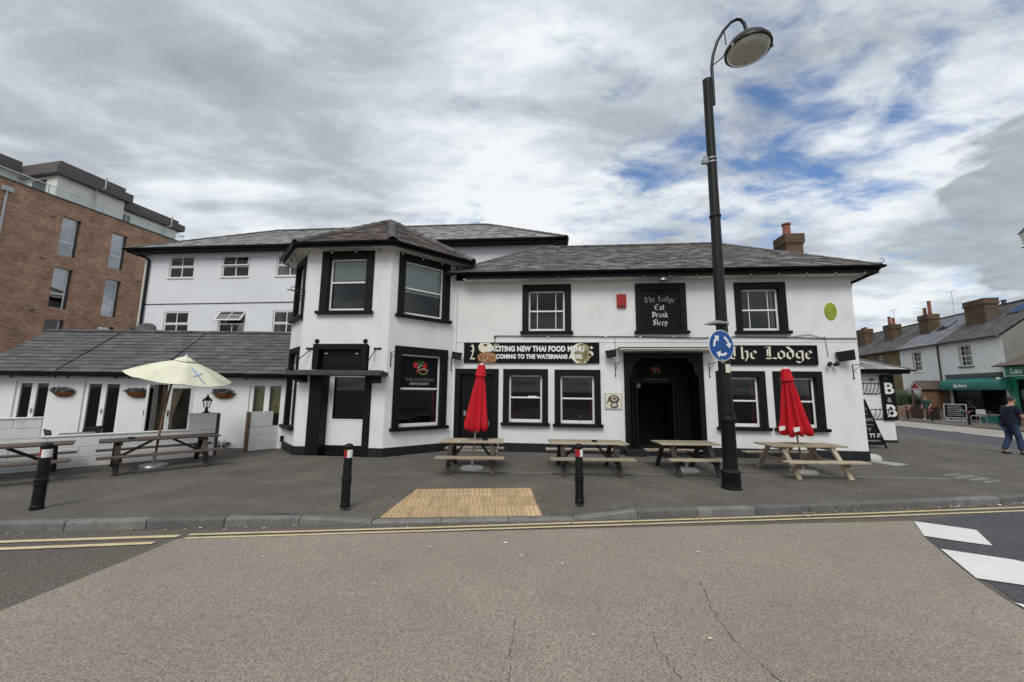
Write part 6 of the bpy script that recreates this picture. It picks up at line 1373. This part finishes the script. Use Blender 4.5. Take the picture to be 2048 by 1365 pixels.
# ---------------------------------------------------------------- brick flats at the left
B0 = Vector((-26.8, 22.8, 0)); BRZ = math.atan2(.97885, .20458)
fl_ = thing('apartment_block', 'brown brick flats with white penthouse and glass roof balustrade', 'building', B0, BRZ)
bw = [(-.47, 9.42, .84, 2.38), (1.97, 9.42, .84, 2.40), (-.48, 6.22, .84, 2.46), (1.98, 6.22, .84, 2.46), (-.5, 3.1, .84, 2.46), (1.96, 3.1, .84, 2.46), (-.5, .2, .84, 2.3), (1.96, .2, .84, 2.3)]
bw += [(5.5, z, .84, 2.4) for z in (9.42, 6.22, 3.1)]
obj('wall', wall_mesh(24, 12.75, [(c - w / 2, c + w / 2, z, z + h) for c, z, w, h in bw], .30, 0, -12), 'brick_brown', fl_)
MB().add([(-12, 0, 0), (-12, 14, 0), (-12, 14, 12.75), (-12, 0, 12.75), (12, 0, 0), (12, 14, 0), (12, 14, 12.75), (12, 0, 12.75)], [(0, 3, 2, 1), (4, 5, 6, 7), (1, 2, 6, 5), (3, 7, 6, 2)]).build('side_wall', 'grey_wall', fl_)
MB().box(-12, 12, -.03, .25, 12.75, 12.83).build('coping', 'metal_dark', fl_)
for i, (c, z, w, h) in enumerate(bw):
    f = MB(); a = w / 2; zl = h * .36; dp = .14; rx = a - .14
    f.box(-a, -a + .05, dp, dp + .06, 0, h); f.box(rx - .05, rx, dp, dp + .06, 0, h); f.box(-a + .05, rx - .05, dp, dp + .06, h - .05, h); f.box(-a + .05, rx - .05, dp, dp + .06, zl - .03, zl + .05); f.box(-a + .05, rx - .05, dp, dp + .06, 0, .04)
    wn = f.build('window', 'white_paint', fl_, (c, 0, z)); MB().box(rx, a, dp - .02, dp + .06, 0, h).build('side_panel', 'metal_dark', wn)
    for za, zb in ((.04, zl - .03), (zl + .05, h - .05)): MB().box(-a + .045, rx - .045, dp + .03, dp + .036, za, zb).build('pane', 'glass_reflect', wn)
    bl_ = .25 if i in (0, 1) else .55
    MB().box(-a + .05, rx - .05, dp + .12, dp + .13, h * bl_ if i in (0, 1, 2) else .04, h - .05).build('blind', 'blind_white' if i in (0, 1) else 'curtain_white', wn)
for x, z in ((-1.35, 11.55), (-1.45, 8.95), (-1.5, 5.9), (3.4, 8.95)): MB().box(x - .11, x + .11, -.012, .0, z - .035, z + .035).build('vent_brick', 'metal_dark', fl_)
# penthouse set back behind the balustrade
ph = MB().box(-.65, 2.85, 1.5, 9, 12.8, 15.0).box(2.86, 6.75, 1.95, 9, 12.8, 14.5).box(-9, -.66, 4.6, 9, 12.8, 15.2).build('penthouse', 'penthouse', fl_)
MB().box(-.95, 3.12, 1.15, 9.3, 14.72, 15.32).build('roof_edge', 'fascia_brown', fl_, bevel=.02); MB().box(-.7, 2.75, 1.4, 9.2, 15.32, 15.66).build('roof_upstand', 'fascia_brown', fl_); MB().box(2.7, 7.15, 1.62, 9.3, 14.30, 14.80).build('roof_edge', 'fascia_brown', fl_, bevel=.02); MB().box(2.9, 6.8, 1.9, 9.2, 14.80, 15.1).build('roof_upstand', 'fascia_brown', fl_)
MB().box(-9.2, -.96, 4.2, 9.3, 15.0, 15.7).build('roof_edge', 'fascia_brown', fl_)
for x, y, z in ((1.15, 1.42, 15.2), (5.75, 1.88, 14.6)): pipe(fl_, [(x + .3, y - .32, z + .5), (x + .3, y - .34, z - .3), (x, y - .06, z - .45), (x, y - .06, 12.9)], .05, 'frame_grey')
MB().box(3.05, 3.55, 1.90, 1.95, 12.85, 14.0).build('penthouse_door', 'metal_dark', fl_); MB().box(-.70, -.66, 2.4, 3.6, 12.9, 14.5).build('penthouse_window', 'glass_reflect', fl_)
MB().tube([(-11.9, .06, 13.36), (6.0, .06, 13.36)], .028, 8).build('handrail', 'white_paint', fl_); MB().tube([(6.0, .06, 13.36), (6.0, 1.5, 13.36)], .028, 8).build('handrail', 'frame_grey', fl_)
for k in range(14):
    x = -11.9 + k * 1.28; MB().box(x + .02, x + 1.26, .05, .062, 12.86, 13.33).build('glass_panel', 'glass_clear', fl_); MB().box(x - .015, x + .015, .045, .07, 12.83, 13.34).build('baluster', 'frame_grey', fl_)
MB().tube([(-3.25, -.06, 12.2), (-3.25, -.06, 0)], .05, 8).box(-3.45, -3.05, -.16, 0, 12.1, 12.35).build('rain_hopper', 'frame_grey', fl_)

# ---------------------------------------------------------------- people
def skin_mesh(verts, edges, name, sub=2):
    me = bpy.data.meshes.new(name); me.from_pydata([v[:3] for v in verts], edges, []); o = bpy.data.objects.new(name, me); col.objects.link(o)
    sk = o.modifiers.new('skin', 'SKIN'); sk.use_smooth_shade = True
    for i, v in enumerate(verts):
        d = me.skin_vertices[0].data[i]; r = v[3]; d.radius = r if isinstance(r, tuple) else (r, r); d.use_root = (i == 0)
    ss = o.modifiers.new('sub', 'SUBSURF'); ss.levels = sub; ss.render_levels = sub
    dg = bpy.context.evaluated_depsgraph_get(); m2 = bpy.data.meshes.new_from_object(o.evaluated_get(dg)); bpy.data.objects.remove(o); bpy.data.meshes.remove(me)
    m2.polygons.foreach_set('use_smooth', [True] * len(m2.polygons)); return m2
def limb(pts, name, sub=2): return skin_mesh(pts, [(i, i + 1) for i in range(len(pts) - 1)], name, sub)
def person(t, k, sh, tr, sho, hairm, step, arms, belly=.0, lean_=.04):
    """figure faces local +x; k = height / 1.75"""
    def S(pts): return [(a * k, b * k, c * k, tuple(q * k for q in r) if isinstance(r, tuple) else r * k) for a, b, c, r in pts]
    hips = (0, 0, .95)
    lf, lb = step
    V = [(0, 0, .95, .13), (.01, 0, 1.15, .13), (lean_, 0, 1.38, .13), (lean_ + .02, 0, 1.49, .06), (lean_ + .05, 0, 1.56, .055), (lean_ + .07, 0, 1.63, .085), (lean_ + .07, 0, 1.71, .07)]
    E = [(0, 1), (1, 2), (2, 3), (3, 4), (4, 5), (5, 6)]
    for sy, st in ((-1, lf), (1, lb)):
        i = len(V); V += [(0, sy * .10, .90, .09), (st[0], sy * .10, .50, .065), (st[1], sy * .10, .09, .045), (st[1] + .14, sy * .11, .04, .035)]; E += [(0, i), (i, i + 1), (i + 1, i + 2), (i + 2, i + 3)]
    for sy, ar in zip((-1, 1), arms):
        i = len(V); V += [(lean_, sy * .20, 1.40, .055)] + [(a, sy * b, c, r) for a, b, c, r in ar]; E += [(2, i)] + [(i + q, i + q + 1) for q in range(len(ar))]
    obj('body', skin_mesh(S(V), E, 'body'), 'skin', t)
    # head features: nose, ears, hair
    hx = lean_ + .07
    obj('hair', limb(S([(hx - .03, 0, 1.60, (.075, .085)), (hx - .025, 0, 1.69, (.095, .095)), (hx + .0, 0, 1.745, (.07, .075))]), 'hair'), hairm, t)
    obj('nose', limb(S([(hx + .08, 0, 1.66, .012), (hx + .105, 0, 1.63, .014)]), 'nose', 1), 'skin', t)
    for sy in (-1, 1): obj('ear', limb(S([(hx, sy * .085, 1.66, .018), (hx - .01, sy * .092, 1.62, .014)]), 'ear', 1), 'skin', t)
    # shirt: torso and sleeves as one garment
    b_ = belly
    SV = [(.01, 0, .80, (.16 + b_, .17 + b_ * .5)), (.02, 0, .92, (.165 + b_, .175 + b_ * .5)), (.02 + b_ * .6, 0, 1.05, (.165 + b_, .175 + b_ * .6)), (.02 + b_ * .4, 0, 1.22, (.165 + b_ * .6, .175 + b_ * .4)), (lean_, 0, 1.38, (.155, .165)), (lean_ + .015, 0, 1.475, (.09, .10))]; SE = [(0, 1), (1, 2), (2, 3), (3, 4), (4, 5)]
    for sy, ar in zip((-1, 1), arms):
        i = len(SV); a, b, c, r = ar[0]; mx = ((lean_ + a) / 2, sy * (.20 + b) / 2, (1.40 + c) / 2); SV += [(lean_, sy * .19, 1.41, .085), (mx[0], mx[1], mx[2], .080), ((mx[0] + a) / 2, (mx[1] + sy * b) / 2, (mx[2] + c) / 2, .076)]; SE += [(4, i), (i, i + 1), (i + 1, i + 2)]
    obj('shirt', skin_mesh(S(SV), SE, 'shirt'), sh, t)
    TV = [(0, 0, .95, (.14 + b_ * .5, .15 + b_ * .4))]; TE_ = []
    for sy, st in ((-1, lf), (1, lb)):
        i = len(TV); TV += [(0, sy * .095, .84, .105), (st[0], sy * .10, .50, .080), (st[1] - .005, sy * .10, .10, .070)]; TE_ += [(0, i), (i, i + 1), (i + 1, i + 2)]
    obj('trousers', skin_mesh(S(TV), TE_, 'trousers'), tr, t)
    for sy, st in ((-1, lf), (1, lb)): obj('shoe', limb(S([(st[1] - .05, sy * .10, .045, (.045, .045)), (st[1] + .06, sy * .105, .042, (.05, .042)), (st[1] + .17, sy * .11, .032, (.042, .032))]), 'shoe'), sho, t)
    # hands: palm chain ends in fingers
    for sy, ar in zip((-1, 1), arms):
        a, b, c, r = ar[-1]; d = Vector((ar[-1][0] - ar[-2][0], sy * (ar[-1][1] - ar[-2][1]), ar[-1][2] - ar[-2][2])).normalized(); p = Vector((a, sy * b, c)); n_ = d.cross(Vector((1, 0, .3))).normalized(); mb = MB(); curl = Vector((.3, -sy * .5, -.2)).normalized()
        for q, L_ in ((-.03, .07), (-.01, .08), (.01, .078), (.03, .06)):
            s0 = p + d * .05 + n_ * q; mb.tube([tuple(x * k) for x in (s0, s0 + d * L_ * .55, s0 + d * L_ * .8 + curl * L_ * .4)], [.010 * k, .009 * k, .007 * k], 6)
        s0 = p + d * .01 + n_ * .035; mb.tube([tuple(x * k) for x in (s0, s0 + n_ * .025 + d * .03, s0 + n_ * .03 + d * .055)], [.011 * k, .010 * k, .008 * k], 6)
        mb.lathe([(.001, -.05), (.03, -.03), (.034, .02), (.02, .05)], 8); mb.v[-32:] = [tuple((p + d * .03) * k + Vector(v) * k) for v in mb.v[-32:]]
        mb.build('hand', 'skin', t, smooth=60)
man = thing('person', 'man in navy T-shirt and blue jeans walking across the side road mouth', 'person', (14.72, 11.55, 0), R(-14))
person(man, .955, 'shirt_navy', 'jeans', 'shoe', 'hair_grey', ((.10, .12), (.02, -.16)), ([(.12, .26, 1.13, .045), (.36, .22, .98, .035)], [(.10, .27, 1.12, .045), (.33, .20, 1.0, .035)]), belly=.05, lean_=.07)
wm = thing('person', 'person in dark green top and khaki trousers on the far pavement', 'person', tp(7.65, 1.85), R(200))
person(wm, .94, 'shirt_green', 'khaki', 'print_white', 'hair_grey', ((.12, .18), (-.02, -.20)), ([(-.02, .26, 1.12, .042), (.08, .25, .92, .033)], [(.06, .26, 1.12, .042), (.20, .24, .95, .033)]))
